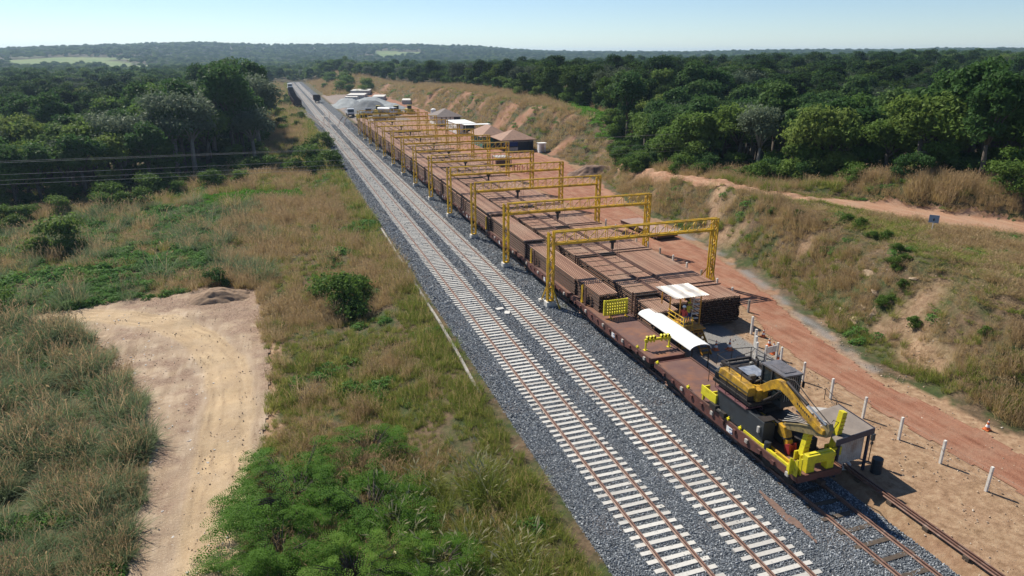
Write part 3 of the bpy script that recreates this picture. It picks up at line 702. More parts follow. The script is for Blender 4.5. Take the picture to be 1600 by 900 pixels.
# portal roller frame
r_ = empty('roller_portal', (24.3, 39.4, 1.28), 0, 'low yellow portal frame with rollers on the bare wagon deck', 'roller frame')
mb = MB(); mb.box(-1.05, 1.05, -.08, .08, .68, .84); mb.build('beam', YEL2, r_, bevel=.01)
for x in (-.95, .95):
    mb = MB(); mb.box(x - .05, x + .05, -.05, .05, 0, .68); mb.box(x - .14, x + .14, -.14, .14, 0, .03); mb.build('leg', YEL2, r_)
for k, x in enumerate((-.85, -.55, -.3, .3, .58, .85)):
    mb = MB(); mb.tube([(x, -.12, .95), (x, .12, .95)], .1, 10); mb.box(x - .06, x + .06, -.12, -.08, .8, 1.06); mb.box(x - .06, x + .06, .08, .12, .8, 1.06); mb.box(x - .05, x + .05, -.06, .06, .56, .68); mb.build('roller', YEL2, r_)
# black equipment box with maroon catwalk
r_ = empty('equipment_box', (0, 0, 0), 0, 'long charcoal steel box with a maroon railed catwalk on the front wagon', 'equipment box')
mb = MB(); mb.prism([(22.98, 1.36), (23.72, 1.36), (23.72, 2.55), (23.3, 2.72), (22.98, 2.72)], 'y', 26.1, 30.3); mb.build('box', BLACKP, r_, bevel=.02)
mb = MB(); mb.box(23.0, 23.75, 26.15, 26.7, 2.72, 2.78); mb.build('lid', DARK, r_)
mb = MB(); mb.box(22.9, 24.0, 27.6, 30.5, 2.74, 2.8)
for k in range(6): mb.box(23.0 + k * .17, 23.06 + k * .17, 27.6, 30.5, 2.8, 2.83)
mb.build('catwalk', MAROON, r_)
mb = MB()
for s in range(4): mb.box(23.9 + s * .02, 24.5, 27.5 + s * .02, 27.8, 2.6 - s * .28, 2.66 - s * .28)
mb.build('steps', MAROON, r_)
for x in (22.92,):
    mb = MB()
    for y in (27.6, 28.6, 29.5, 30.5, 31.2): mb.tube([(x, y, 2.78), (x, y, 3.75)], .02, 5)
    for z in (3.3, 3.74): mb.tube([(x, 27.6, z), (x, 31.2, z)], .02, 5)
    mb.build('railing', DARK, r_)
mb = MB(); mb.lathe([(.19, 0), (.19, .38), (.17, .42)], (23.08, 25.75, 1.36)); mb.build('drum', BLACKP, r_)
mb = MB(); mb.box(22.86, 22.97, 26.35, 26.5, 2.0, 2.35); mb.build('latch', CORR, r_)
mb = MB(); mb.box(22.72, 22.98, 30.0, 30.6, 1.4, 1.75); mb.tube([(22.85, 30.4, 1.5), (22.85, 29.6, 1.55)], .12); mb.box(22.75, 22.95, 29.2, 29.6, 1.36, 1.65); mb.build('winch', DARK, r_)
# yellow bracket
r_ = empty('lifting_bracket', (22.95, 31.0, 1.36), 0, 'bright yellow steel bracket box standing behind the charcoal box', 'bracket')
mb = MB(); mb.box(-.08, .0, -.75, .75, .35, .95); mb.box(0, .5, -.75, -.66, .35, .95); mb.box(0, .5, .66, .75, .35, .85); mb.box(0, .5, -.1, 0, .35, .8); mb.build('box_frame', YEL2, r_, bevel=.01)
for y in (-.65, .6):
    mb = MB(); mb.box(-.05, .1, y - .06, y + .06, 0, .35); mb.build('foot', YEL2, r_)
# yellow side beams
r_ = empty('guide_beam', (0, 0, 0), 0, 'pair of long yellow guide beams along the left edge of the front wagon deck', 'guide beam')
for x, z in ((22.98, 1.42), (23.28, 1.42)):
    mb = MB(); mb.box(x - .06, x + .06, 23.9, 27.6, z - .06, z + .07); mb.build('beam', YEL2 if x < 23.1 else YEL, r_)
for y in (24.2, 25.2, 26.2, 27.2):
    mb = MB(); mb.box(22.93, 23.34, y - .05, y + .05, 1.37, 1.42); mb.build('crosspiece', YEL, r_)
# small yellow fittings along the wagon edge
for k, y in enumerate((27.9, 29.0, 33.2, 37.0, 39.8)):
    mb = MB(); mb.box(-.1, .06, -.1, .1, 0, .12); mb.box(-.02, .02, -.04, .04, .12, .2); o = mb.build('clamp_block', YEL2); o.location = (22.95, y, 1.37)
    tag(o, 'small yellow clamp on the left wagon edge, %s from the front' % ORD[k], 'clamp', 'small yellow clamps on the wagon edge')
# front yellow frames
r_ = empty('front_portal', (24.35, 23.45, 1.28), 0, 'squat bright yellow portal block at the front end of the wagon deck', 'portal block')
mb = MB(); mb.prism([(-.85, 0), (-.35, 0), (-.35, .48), (.4, .48), (.4, 0), (.85, 0), (.85, .95), (-.85, .95)], 'y', -.16, .22); mb.build('block', YEL2, r_, bevel=.02)
mb = MB(); mb.box(-.7, .75, -.02, .03, .95, 1.0); mb.build('top_bar', YEL2, r_)
r_ = empty('deck_wedge', (22.95, 23.5, 1.28), 0, 'small yellow wedge bracket at the front left corner of the wagon', 'wedge bracket')
mb = MB(); mb.prism([(-.35, 0), (.4, 0), (-.2, .9), (-.35, .95)], 'y', -.0, .07); mb.prism([(-.3, 0), (.4, 0), (.4, .25), (-.2, .95), (-.3, .95)], 'x', -.15, -.09); mb.prism([(-.3, 0), (.4, 0), (.4, .25), (-.2, .95), (-.3, .95)], 'x', .1, .16); mb.build('wedge', YEL2, r_)
def upright(x, y, label):
    r_ = empty('tilted_upright', (x, y, 1.28), 0, label, 'upright beam', 'tilted yellow uprights on the wagon front')
    mb = MB(); a = Vector((0, 0, .1)); b = Vector((.28, .0, 2.35))
    mb.prism([(-.2, .35), (.16, .35), (.42, 2.45), (.14, 2.5)], 'y', -.16, .16); mb.build('beam', YEL2, r_, bevel=.015)
    mb = MB()
    for k in range(8): z = .6 + k * .22; t = (z - .35) / 2.1; mb.box(-.19 + .34 * t - .02, .16 + .26 * t + .015, -.185, -.16, z, z + .035)
    mb.build('rungs', YEL, r_)['kind'] = 'stuff'
    mb = MB(); mb.box(-.35, .35, -.25, -.17, 0, .5); mb.box(-.35, .35, .17, .25, 0, .5); mb.build('base_cheeks', YEL2, r_)
    mb = MB(); mb.tube([(0, -.3, .3), (0, .3, .3)], .09); mb.build('pivot', DARK, r_)
upright(24.15, 24.35, 'left tilted yellow upright beam on the wagon front')
upright(26.1, 24.35, 'right tilted yellow upright beam on the wagon front, by the shed')

# excavator, facing the camera end (-Y)
r_ = empty('excavator', (0, 0, 0), 0, 'yellow excavator mounted on the front flat wagon, boom reaching forward', 'excavator')
mb = MB(); mb.box(23.9, 25.4, 27.0, 30.6, 1.32, 1.7); mb.box(24.0, 25.3, 27.4, 30.4, 1.7, 2.7); mb.lathe([(.75, 0), (.75, .35)], (24.5, 28.7, 2.7), 20); mb.build('pedestal', DARK, r_)
mb = MB(); mb.box(23.0, 25.6, 27.4, 30.9, 3.0, 3.16); mb.build('revolving_frame', DARK, r_)
mb = MB(); mb.prism([(27.6, 3.5), (30.3, 3.5), (30.4, 3.7), (30.3, 4.1), (29.9, 4.18), (28.0, 4.1), (27.6, 4.0)], 'x', 22.95, 23.45); mb.build('side_panel', CATY, r_, bevel=.06)
mb = MB(); mb.prism([(23.4, 30.2), (25.6, 30.2), (25.6, 30.7), (25.1, 31.15), (23.6, 31.15), (23.0, 30.8)], 'z', 3.1, 3.7); mb.build('counterweight', BLACKP, r_, bevel=.06)
mb = MB(); mb.box(23.0, 23.4, 27.7, 30.3, 3.16, 3.49); mb.build('lower_guard', DARK, r_)
mb = MB(); mb.box(23.42, 25.55, 30.0, 30.95, 3.86, 3.95); mb.box(23.42, 23.6, 28.2, 30.9, 4.05, 4.2); mb.box(25.4, 25.55, 28.6, 30.9, 3.9, 4.12); mb.bar((23.5, 30.85, 4.14), (25.5, 30.85, 4.14), .14); mb.build('top_frame', DARK, r_)
mb = MB(); mb.box(23.46, 24.2, 27.5, 28.3, 3.16, 3.85); mb.build('tool_box', CATY, r_, bevel=.03)
mb = MB(); mb.box(23.5, 25.5, 28.5, 30.15, 3.16, 3.95); mb.build('engine_housing', DARK, r_, bevel=.03)
mb = MB(); mb.prism([(28.55, 4.1), (29.75, 4.16), (29.75, 4.22), (28.55, 4.16)], 'x', 23.8, 24.9); mb.build('hood', pm('glossy_dusty_hood', (.30, .32, .36), (.12, .14, .19), 4, .35), r_, bevel=.02)
mb = MB(); mb.tube([(23.9, 28.4, 3.9), (24.1, 28.1, 4.2), (24.3, 28.5, 4.1)], .05, 6); mb.lathe([(.13, 0), (.13, .3), (.05, .36)], (24.9, 30.0, 3.95), 10); mb.box(23.7, 24.1, 28.5, 28.7, 3.9, 4.25); mb.build('engine_parts', pm('oily_metal', (.10, .09, .08), (.2, .18, .15), 8, .4), r_)
mb = MB(); mb.tube([(25.1, 29.7, 3.9), (25.1, 29.7, 4.5), (25.1, 29.9, 4.62)], .07); mb.build('exhaust', DARK, r_)
mb = MB()
hr = [(23.5, 30.9), (22.98, 30.7), (22.98, 28.4)]
for (x, y) in ((23.0, 28.4), (23.0, 29.5), (23.0, 30.7), (24.3, 31.1), (25.5, 30.9), (25.6, 29.8), (25.6, 28.6)): mb.tube([(x, y, 4.1), (x, y, 4.75)], .022, 5)
mb.tube([(25.6, 28.6, 4.75), (25.6, 30.9, 4.75), (24.3, 31.1, 4.75), (23.0, 30.7, 4.75), (23.0, 29.5, 4.75)], .024, 5); mb.build('handrail', DARK, r_)
cab = MB()
cx0, cx1, cy0, cy1, cz0, cz1 = 24.3, 25.35, 26.55, 28.3, 3.16, 5.0
for x in (cx0, cx1):
    for y in (cy0, cy1, 27.5): cab.box(x - .045, x + .045, y - .045, y + .045, cz0, cz1)
cab.box(cx0, cx1, cy0 - .03, cy1 + .03, cz0, cz0 + .35)
for z in (cz0 + .85, ): 
    for x in (cx0, cx1): cab.box(x - .035, x + .035, cy0, cy1, z, z + .06)
c_ = cab.build('cab', BLACKP, r_)
mb = MB(); mb.box(cx0 + .02, cx0 + .035, cy0 + .05, cy1 - .05, cz0 + .36, cz1 - .03); mb.box(cx1 - .035, cx1 - .02, cy0 + .05, cy1 - .05, cz0 + .36, cz1 - .03); mb.box(cx0 + .05, cx1 - .05, cy0 + .02, cy0 + .035, cz0 + .36, cz1 - .03); mb.box(cx0 + .05, cx1 - .05, cy1 - .035, cy1 - .02, cz0 + .36, cz1 - .03); mb.build('window', GLASSD, c_)
mb = MB(); mb.box(cx0 - .07, cx1 + .07, cy0 - .1, cy1 + .07, cz1, cz1 + .09); mb.box(cx0 + .15, cx1 - .15, cy0 + .2, cy1 - .4, cz1 + .09, cz1 + .13)
for k in range(7): mb.box(cx0 + .18 + k * .12, cx0 + .2 + k * .12, cy0 + .25, cy1 - .45, cz1 + .13, cz1 + .15)
mb.build('roof', pm('dusty_roof_metal', (.16, .15, .16), (.10, .10, .11), 3, .45), c_)
mb = MB()
for k in range(7): mb.tube([(cx0 + .1 + k * .14, cy0 - .08, cz0 + .4), (cx0 + .1 + k * .14, cy0 - .08, cz1 - .05)], .014, 4)
mb.build('front_guard', CORR, c_)
mb = MB(); mb.box(cx0 + .35, cx0 + .8, 27.2, 27.65, cz0 + .35, cz0 + .5); mb.box(cx0 + .35, cx0 + .8, 27.62, 27.75, cz0 + .5, cz0 + 1.1); mb.build('seat', DARK, c_)
mb = MB(); mb.box(cx1 + .15, cx1 + .19, cy0 - .18, cy0 - .02, cz1 - .75, cz1 - .4); mb.tube([(cx1, cy0, cz1 - .2), (cx1 + .17, cy0 - .1, cz1 - .4)], .015, 5); mb.build('mirror', DARK, c_)
# boom profile in YZ plane
bx = 23.93
boom = [(28.0, 3.55), (27.75, 4.05), (27.1, 4.62), (26.55, 4.98), (26.15, 5.02), (25.6, 4.85), (24.6, 4.35), (23.4, 3.95), (22.95, 3.85), (22.95, 3.62), (23.3, 3.55), (24.4, 3.85), (25.6, 4.35), (26.2, 4.48), (26.7, 4.3), (27.3, 3.85), (27.75, 3.45)]
mb = MB(); mb.prism(boom, 'x', bx - .13, bx + .13); mb.build('boom', CATY, r_, bevel=.03)
mb = MB()
for k in range(7):
    t = k / 7; y_ = 24.9 - 1.0 * t; z_ = 4.36 - .30 * t; mb.add([(bx - .133, y_, z_ - .05), (bx - .133, y_ - .09, z_ - .08), (bx - .133, y_ - .09, z_ + .06), (bx - .133, y_, z_ + .09)], [(0, 1, 2, 3)])
mb.build('dark_lettering', DARK, r_)['kind'] = 'stuff'
mb = MB(); mb.tube([(bx, 25.9, 5.08), (bx, 24.3, 4.58)], .095, 10); mb.build('cylinder', DARK, r_)
mb = MB(); mb.tube([(bx, 24.3, 4.58), (bx, 22.95, 4.16)], .05, 8); mb.build('piston_rod', STEELB, r_)
for sx in (-.24, .24):
    mb = MB(); mb.tube([(bx + sx, 27.3, 3.3), (bx + sx, 26.6, 3.9)], .08, 8); mb.tube([(bx + sx, 26.6, 3.9), (bx + sx, 26.1, 4.45)], .045, 8); mb.build('lift_cylinder', DARK, r_)
stick = [(22.85, 4.25), (22.7, 3.95), (22.85, 3.5), (24.2, 2.98), (25.7, 2.42), (25.95, 2.5), (25.8, 2.72), (24.3, 3.42), (23.3, 3.9)]
mb = MB(); mb.prism(stick, 'x', bx + .02, bx + .3); mb.build('stick', pm('greasy_yellow_paint', (.30, .23, .10), (.16, .13, .08), 5, .5, dirt=(.05, .04, .03)), r_, bevel=.02)
mb = MB()
for k in range(5):
    o_ = .02 + k * .05; mb.tube([(bx - .05 + k * .09, 23.2, 3.9 + o_), (bx - .05 + k * .09, 23.9, 3.65 + o_ * 1.5), (bx - .05 + k * .09, 24.8, 3.35 + o_), (bx - .05 + k * .09, 25.8, 2.85 + o_ * 2)], .022, 5)
mb.build('hoses', CORR, r_)['kind'] = 'stuff'
mb = MB(); mb.tube([(bx + .3, 26.6, 5.0), (bx + .4, 25.8, 5.15), (bx + .35, 24.5, 4.62), (bx + .3, 23.0, 4.1)], .03, 5); mb.tube([(bx + .1, 22.9, 4.1), (bx + .2, 22.75, 4.5), (bx + .5, 22.7, 4.35), (bx + .4, 22.9, 3.8)], .02, 5); mb.build('hose', DARK, r_)
g_ = empty('gripper', (0, 0, 0)); g_.parent = r_
gr = MB(); gr.prism([(25.55, 2.6), (26.0, 2.65), (26.0, 2.1), (25.6, 1.95), (25.3, 2.1)], 'x', bx - .12, bx + .3); gr.build('gripper_body', CATY, r_, bevel=.02)
bpy.data.objects.remove(g_)
mb = MB(); mb.tube([(bx + .1, 26.2, 2.55), (bx + .1, 26.2, 2.6)], .24, 14); mb.lathe([(.22, 0), (.26, .08), (.22, .16)], (bx + .1, 25.5, 1.9), 14); mb.build('rotator', DARK, r_)
mb = MB(); mb.prism([(25.2, 2.0), (25.55, 2.0), (25.35, 1.55), (25.1, 1.6)], 'x', bx - .1, bx + .25); mb.build('gripper_arm', CATY, r_)
mb = MB(); mb.prism([(24.95, 1.95), (25.3, 1.75), (25.25, 1.34), (24.9, 1.34)], 'x', bx - .18, bx - .06); mb.prism([(24.95, 1.95), (25.3, 1.75), (25.25, 1.34), (24.9, 1.34)], 'x', bx + .2, bx + .32); mb.box(bx - .06, bx + .2, 25.0, 25.2, 1.5, 1.8); mb.build('clamp_jaws', REDP, r_)
# black machinery under the boom, its dark bulk also standing in for shadow
r_ = empty('shadow_machinery', (0, 0, 0), 0, 'dark machinery on the deck, also standing in for shadow below the excavator boom', 'dark machinery')
mb = MB(); mb.box(24.1, 25.5, 25.9, 27.3, 1.32, 2.5); mb.box(24.5, 25.55, 24.9, 25.9, 1.32, 2.0); mb.build('housing', DARK, r_, bevel=.02)
mb = MB(); mb.box(23.8, 24.0, 26.3, 27.6, 2.3, 2.42); mb.build('yellow_rail', YEL, r_)
mb = MB(); mb.tube([(24.3, 26.1, 2.3), (25.0, 26.1, 2.3)], .12); mb.build('tank', DARK, r_)

# white arched canopy beside the train
r_ = empty('arched_canopy', (26.62, 41.2, 0), 0, 'long low white arched canopy on posts beside the bare wagon deck', 'canopy')
arc = [(.87 * math.cos(t), 1.72 + .36 * math.sin(t)) for t in np.linspace(0, math.pi, 13)]
arc2 = [(u * .97, v - .04) for u, v in arc]
mb = MB(); mb.prism(arc + arc2[::-1], 'y', -3.75, 3.75); mb.build('roof', WHITE, r_)
mb = MB()
for y in (-3.6, 0, 3.6):
    mb.tube([(u * .95, y, v - .07) for u, v in arc], .03, 5); mb.bar((-.83, y, 1.7), (.83, y, 1.7), .04)
mb.build('hoops', DARK, r_)['kind'] = 'stuff'
for y in (-3.6, 0, 3.6):
    for x in (-.6, .8):
        mb = MB(); mb.box(x - .03, x + .03, y - .03, y + .03, -.02, 1.72); mb.build('post', DARK, r_)
# control stand with corrugated roof
r_ = empty('control_stand', (0, 0, 0), 0, 'yellow raised operator stand with stairs and a pale corrugated roof at the pile ends', 'operator stand')
mb = MB(); n = 28; xs_ = np.linspace(26.95, 29.85, n)
top = [(x, 4.0 + .03 * math.sin(k * math.pi * .9)) for k, x in enumerate(xs_)]; bot = [(x, z - .02) for x, z in top]
mb.prism(top + bot[::-1], 'y', 41.6, 44.6); mb.build('roof', CORR, r_)
mb = MB()
for x, y in ((27.5, 41.8), (29.3, 41.8), (27.5, 43.2), (29.3, 43.2), (27.5, 44.4), (29.6, 44.4)): mb.bar((x, y, 2.6 if y > 43.5 else 0), (x, y, 3.98), .08)
for y in (41.8, 44.4): mb.bar((27.1, y, 3.93), (29.7, y, 3.93), .07)
mb.build('post', ORA, r_)
mb = MB(); mb.box(27.4, 29.4, 41.0, 43.3, 1.5, 1.58); mb.build('platform', ORA, r_)
mb = MB()
for x, y in ((27.42, 41.05), (28.2, 41.05), (27.42, 42.2)): mb.bar((x, y, 1.58), (x, y, 2.6), .05)
for z in (1.95, 2.25, 2.58): mb.bar((27.42, 41.05, z), (28.2, 41.05, z), .045); mb.bar((27.42, 41.05, z), (27.42, 43.3, z), .045)
mb.build('railing', YEL, r_)
mb = MB()
for k in range(6): mb.box(28.35, 29.1, 41.0 - k * .26, 41.26 - k * .26, 1.3 - k * .24, 1.35 - k * .24)
mb.bar((28.33, 41.2, 1.5), (28.33, 39.6, 0.02), .05, .2); mb.bar((29.12, 41.2, 1.5), (29.12, 39.6, 0.02), .05, .2); mb.build('stairs', ORA, r_)
mb = MB(); mb.prism([(27.45, 0), (28.2, 0), (28.2, 1.5), (27.45, 1.5)], 'y', 41.1, 41.6)
mb.build('base_cabinet', ORA, r_, bevel=.02)
mb = MB(); mb.box(29.3, 29.75, 41.9, 42.5, 0.2, 1.5); mb.build('rust_box', pm('orange_rust', (.22, .10, .05), (.14, .07, .04), 4, .8), r_, bevel=.02)
mb = MB()
for k in range(5): mb.box(28.9 + k * .13, 29.5 + k * .08, 42.2 + k * .1, 42.4 + k * .1, 1.9 + k * .34, 1.96 + k * .34)
mb.bar((28.85, 42.3, 1.6), (29.5, 42.9, 3.6), .05, .1); mb.bar((29.55, 42.2, 1.6), (29.95, 42.7, 3.6), .05, .1); mb.build('pale_ladder', CONC, r_)

# people
def person(loc, rz, pose, shirt, trousers, label, hat=None):
    J = {'pelvis': (0, 0, .92), 'chest': (0, .02, 1.3), 'neck': (0, .02, 1.5), 'head': (0, -.02, 1.64), 'headtop': (0, -.02, 1.76),
         'ls': (-.19, 0, 1.44), 'rs': (.19, 0, 1.44), 'lh': (-.1, 0, .9), 'rh': (.1, 0, .9), 'lk': (-.11, -.03, .5), 'rk': (.12, -.06, .5), 'la': (-.12, .02, .08), 'ra': (.13, .0, .08), 'lf': (-.13, -.14, .04), 'rf': (.15, -.15, .04)}
    if pose == 'reach':
        J.update({'le': (-.27, -.12, 1.2), 'lw': (-.22, -.38, 1.18), 're': (.28, -.14, 1.22), 'rw': (.2, -.4, 1.22)})
    else:
        J.update({'le': (-.27, .0, 1.16), 'lw': (-.28, -.12, .93), 're': (.27, .02, 1.16), 'rw': (.26, -.1, .93)})
    rad = {'pelvis': .15, 'chest': .16, 'neck': .06, 'head': .1, 'headtop': .08, 'ls': .075, 'rs': .075, 'lh': .1, 'rh': .1, 'lk': .065, 'rk': .065, 'la': .045, 'ra': .045, 'lf': .04, 'rf': .04, 'le': .05, 're': .05, 'lw': .034, 'rw': .034}
    E = [('pelvis', 'chest'), ('chest', 'neck'), ('neck', 'head'), ('head', 'headtop'), ('chest', 'ls'), ('chest', 'rs'), ('ls', 'le'), ('le', 'lw'), ('rs', 're'), ('re', 'rw'), ('pelvis', 'lh'), ('pelvis', 'rh'), ('lh', 'lk'), ('lk', 'la'), ('la', 'lf'), ('rh', 'rk'), ('rk', 'ra'), ('ra', 'rf')]
    for s, w_ in (('l', 'lw'), ('r', 'rw')):
        p = Vector(J[w_]); e = Vector(J[s + 'e']); d = (p - e).normalized(); J[s + 'palm'] = tuple(p + d * .07); rad[s + 'palm'] = .03; E.append((w_, s + 'palm'))
        for k in range(4):
            q = p + d * (.13 + .02 * (k in (1, 2))) + Vector(((k - 1.5) * .022, -.015, -.01)); J[s + 'f%d' % k] = tuple(q); rad[s + 'f%d' % k] = .009; E.append((s + 'palm', s + 'f%d' % k))
        q = p + d * .07 + Vector((.05 if s == 'l' else -.05, -.02, 0)); J[s + 't'] = tuple(q); rad[s + 't'] = .01; E.append((w_, s + 't'))
    keys = list(J); ix = {k: i for i, k in enumerate(keys)}
    me = bpy.data.meshes.new('body'); me.from_pydata([J[k] for k in keys], [(ix[a], ix[b]) for a, b in E], [])
    o = bpy.data.objects.new('person', me); COL.objects.link(o)
    sk = o.modifiers.new('skin', 'SKIN')
    if not me.skin_vertices: me.skin_vertices.new()
    for k in keys:
        v = me.skin_vertices[0].data[ix[k]]; v.radius = (rad[k] * (1.15 if k in ('chest', 'pelvis') else 1), rad[k] * (.75 if k in ('chest', 'pelvis') else 1)); v.use_root = k == 'pelvis'
    su = o.modifiers.new('sub', 'SUBSURF'); su.levels = 1; su.render_levels = 1
    dg = bpy.context.evaluated_depsgraph_get(); ev = o.evaluated_get(dg); m2 = bpy.data.meshes.new_from_object(ev); o.modifiers.clear(); o.data = m2
    m2.materials.clear()
    for m in (SKIN, shirt, trousers, DARK): m2.materials.append(m)
    for p in m2.polygons:
        c = p.center; p.material_index = 3 if c.z < .1 else (2 if c.z < .95 and abs(c.x) < .21 else (1 if c.z < 1.49 and not (c.y < -.3 or (c.z < 1.05 and abs(c.x) > .21)) else 0)); p.use_smooth = True
    o.location = loc; o.rotation_euler = (0, 0, rz); tag(o, label, 'person')
    mb = MB(); mb.lathe([(.0, .13), (.07, .12), (.115, .06), (.125, .0), (.17, -.01), (.125, -.02)], (0, -.02, 1.72), 14); mb.build('helmet', hat or WHITE, o, smooth=True)
    mb = MB(); mb.add([(-.02, -.12, 1.64), (.02, -.12, 1.64), (0, -.15, 1.63), (0, -.12, 1.68)], [(0, 1, 2), (1, 3, 2), (3, 0, 2)]); mb.build('nose', SKIN, o)
    return o
person((28.55, 42.2, 1.58), R(20), 'reach', YCLO, BLUEC, 'person in yellow top and blue trousers standing on the operator stand', YCLO)
person((27.2, 42.9, 1.36), R(-60), 'stand', REDC, GREYC, 'person in red top beside the left posts of the operator stand')
bpy.data.objects['person.001'].location = (27.75, 41.6, 1.58) if 'person.001' in bpy.data.objects else (0, 0, 0)

# shed right of the front wagon
r_ = empty('field_shed', (0, 0, 0), 0, 'open shed with a dusty brown flat roof and navy trim right of the front wagon', 'shed')
mb = MB(); mb.add([(25.6, 23.75, 2.42), (28.25, 23.95, 2.62), (28.3, 26.55, 2.68), (26.6, 26.5, 2.5), (25.6, 23.75, 2.36), (28.25, 23.95, 2.56), (28.3, 26.55, 2.62), (26.6, 26.5, 2.44)], [(0, 1, 2, 3), (4, 5, 6, 7), (0, 1, 5, 4), (1, 2, 6, 5), (2, 3, 7, 6), (3, 0, 4, 7)]); mb.build('roof', SHEETD, r_)
mb = MB(); mb.bar((25.6, 23.72, 2.38), (28.28, 23.92, 2.5), .04, .34); mb.bar((28.29, 23.95, 2.5), (28.34, 26.55, 2.56), .04, .3); mb.build('fascia', NAVY, r_)
mb = MB(); mb.add([(26.55, 26.6, 2.45), (28.2, 26.7, 2.75), (27.3, 27.2, 2.3), (26.3, 27.0, 2.2)], [(0, 1, 2, 3)]); 
mb2 = MB(); mb2.prism([(25.75, 26.0), (26.55, 26.55), (28.1, 26.6), (26.9, 27.3), (25.9, 27.1)], 'z', 2.38, 2.43); mb2.build('pale_roof_sheet', CORR, r_)
mb = MB(); k = 0; pts = []
for k in range(24): pts.append((26.35 + k * .07, 24.15 + (.03 if k % 2 else 0)))
mb.prism(pts + [(x, y + .015) for x, y in pts[::-1]], 'z', .7, 2.2); mb.build('corrugated_wall', CORR, r_)
for x, y in ((28.15, 24.1), (28.2, 26.4), (26.4, 26.4), (26.2, 24.1)):
    mb = MB(); mb.box(x - .06, x + .06, y - .06, y + .06, 0, 2.5); mb.build('post', NAVY, r_)
mb = MB(); mb.box(26.5, 28.0, 25.0, 25.6, .7, .76); mb.build('bench', WOODD, r_)
for i, (x, y, s) in enumerate(((27.2, 24.6, 1.0), (27.6, 24.7, .8), (26.9, 25.0, .9))):
    mb = MB(); mb.lathe([(0.05, 0), (.3 * s, .04), (.34 * s, .14), (.22 * s, .26), (.06, .3)], (x, y, 0), 9); o = mb.build('cloth_sack', CONC, smooth=True); tag(o, 'pale sack on the ground under the shed, ' + ['largest, at the near edge', 'small, beside the large one', 'at the back'][i], 'sack', 'pale sacks under the shed')
r_ = empty('lamp_stand', (29.0, 24.55, 0), 0, 'thin dark stand with a small lamp head at the shed corner', 'lamp stand')
mb = MB(); mb.tube([(0, 0, 0), (0, 0, 1.75)], .025, 6); mb.lathe([(.16, 0), (.16, .03)], (0, 0, 0), 10); mb.build('pole', DARK, r_)
mb = MB(); mb.box(-.09, .09, -.07, .07, 1.4, 1.8); mb.box(-.06, .06, -.05, .05, 1.15, 1.3); mb.build('lamp_head', BLACKP, r_)
r_ = empty('oil_drum', (28.65, 23.7, 0), 0, 'dark steel drum in the shed shadow', 'drum')
mb = MB(); mb.lathe([(.28, 0), (.29, .02), (.28, .28), (.295, .3), (.28, .32), (.28, .58), (.295, .6), (.28, .62), (.28, .86), (.25, .85)], n=16); mb.build('shell', BLACKP, r_)

# fence along the road, gate, cones
post_pts = [(32.6, 12.6), (32.62, 15.25), (32.7, 17.9), (32.7, 20.55), (32.69, 23.22), (32.55, 25.85), (32.5, 28.5), (32.45, 31.15), (32.5, 33.8), (32.75, 36.4)]
r_ = empty('wire_fence', (0, 0, 0), 0, 'wire fence on white square posts between the pale ground and the red road', 'fence')
for x, y in post_pts:
    mb = MB(); mb.box(-.065, .065, -.065, .065, -.1, 1.45); o = mb.build('post', WPOST, r_, bevel=.01, loc=(x, y, 0)); o.rotation_euler = (R(rnd.uniform(-1.5, 1.5)), R(rnd.uniform(-1.5, 1.5)), 0)
for z in (.5, .85, 1.2):
    mb = MB(); mb.tube([(x + .07, y, z) for x, y in post_pts], .006, 4); mb.build('wire', SHEETD, r_)
fp2 = [(37.3, 46.2), (38.0, 49.6), (38.25, 52.3), (38.35, 55.1), (38.4, 57.8), (38.5, 60.6), (38.6, 63.5), (38.7, 66.3), (38.8, 69.2), (38.9, 72), (39.0, 75), (39.1, 78), (39.1, 81)]
words2 = ['nearest the pile end'] + ['%s past the pile end' % ORD[k + 1] for k in range(12)]
for k, (x, y) in enumerate(fp2):
    mb = MB(); mb.box(-.08, .08, -.08, .08, -.1, 1.15); o = mb.build('white_post', WPOST if k % 3 else CONCD, bevel=.01); o.location = (x, y, 0); tag(o, 'short white road-edge post beside the red road, ' + words2[k], 'post', 'short white posts beyond the rail pile')
for k, (x, y, h) in enumerate(((34.45, 42.0, 1.5), (33.2, 39.9, 1.4), (32.2, 38.6, 1.5), (31.75, 37.9, 1.35))):
    mb = MB(); mb.box(-.08, .08, -.08, .08, -.1, h); o = mb.build('white_post', WPOST, bevel=.01); o.location = (x, y, 0); tag(o, 'tall white post on the gravel patch before the rail pile, ' + ['farthest', 'second farthest', 'second nearest', 'nearest, by the gate panel'][k], 'post', 'tall white posts on the gravel patch')
r_ = empty('gate_panel', (32.1, 37.3, 0), R(8), 'white rectangular gate panel between two posts at the gravel patch', 'gate')
for x in (0, 1.15):
    mb = MB(); mb.box(x - .07, x + .07, -.07, .07, 0, 1.3); mb.build('post', WPOST, r_)
mb = MB(); mb.box(.09, 1.06, -.02, .02, .62, 1.12); mb.build('panel', WPOST, r_)
r_ = empty('pipe_rail', (0, 0, 0), 0, 'low dark pipe handrail behind the excavator', 'handrail')
mb = MB(); pp = [(29.6, 37.3), (30.4, 37.5), (31.2, 37.7), (31.9, 38.2)]
mb.tube([(x, y, .75) for x, y in pp], .025, 5)
for x, y in pp: mb.tube([(x, y, 0), (x, y, .75)], .025, 5)
mb.build('pipe', DARK, r_)
mb = MB(); pp = [(32.0, 31.2), (31.4, 29.6), (30.6, 28.4)]
r_ = empty('pipe_rail', (0, 0, 0), 0, 'short dark handrail near the fence right of the excavator cab', 'handrail')
mb.tube([(x, y, .85) for x, y in pp], .022, 5); mb.tube([(x, y, .45) for x, y in pp], .018, 5)
for x, y in pp: mb.tube([(x, y, 0), (x, y, .85)], .022, 5)
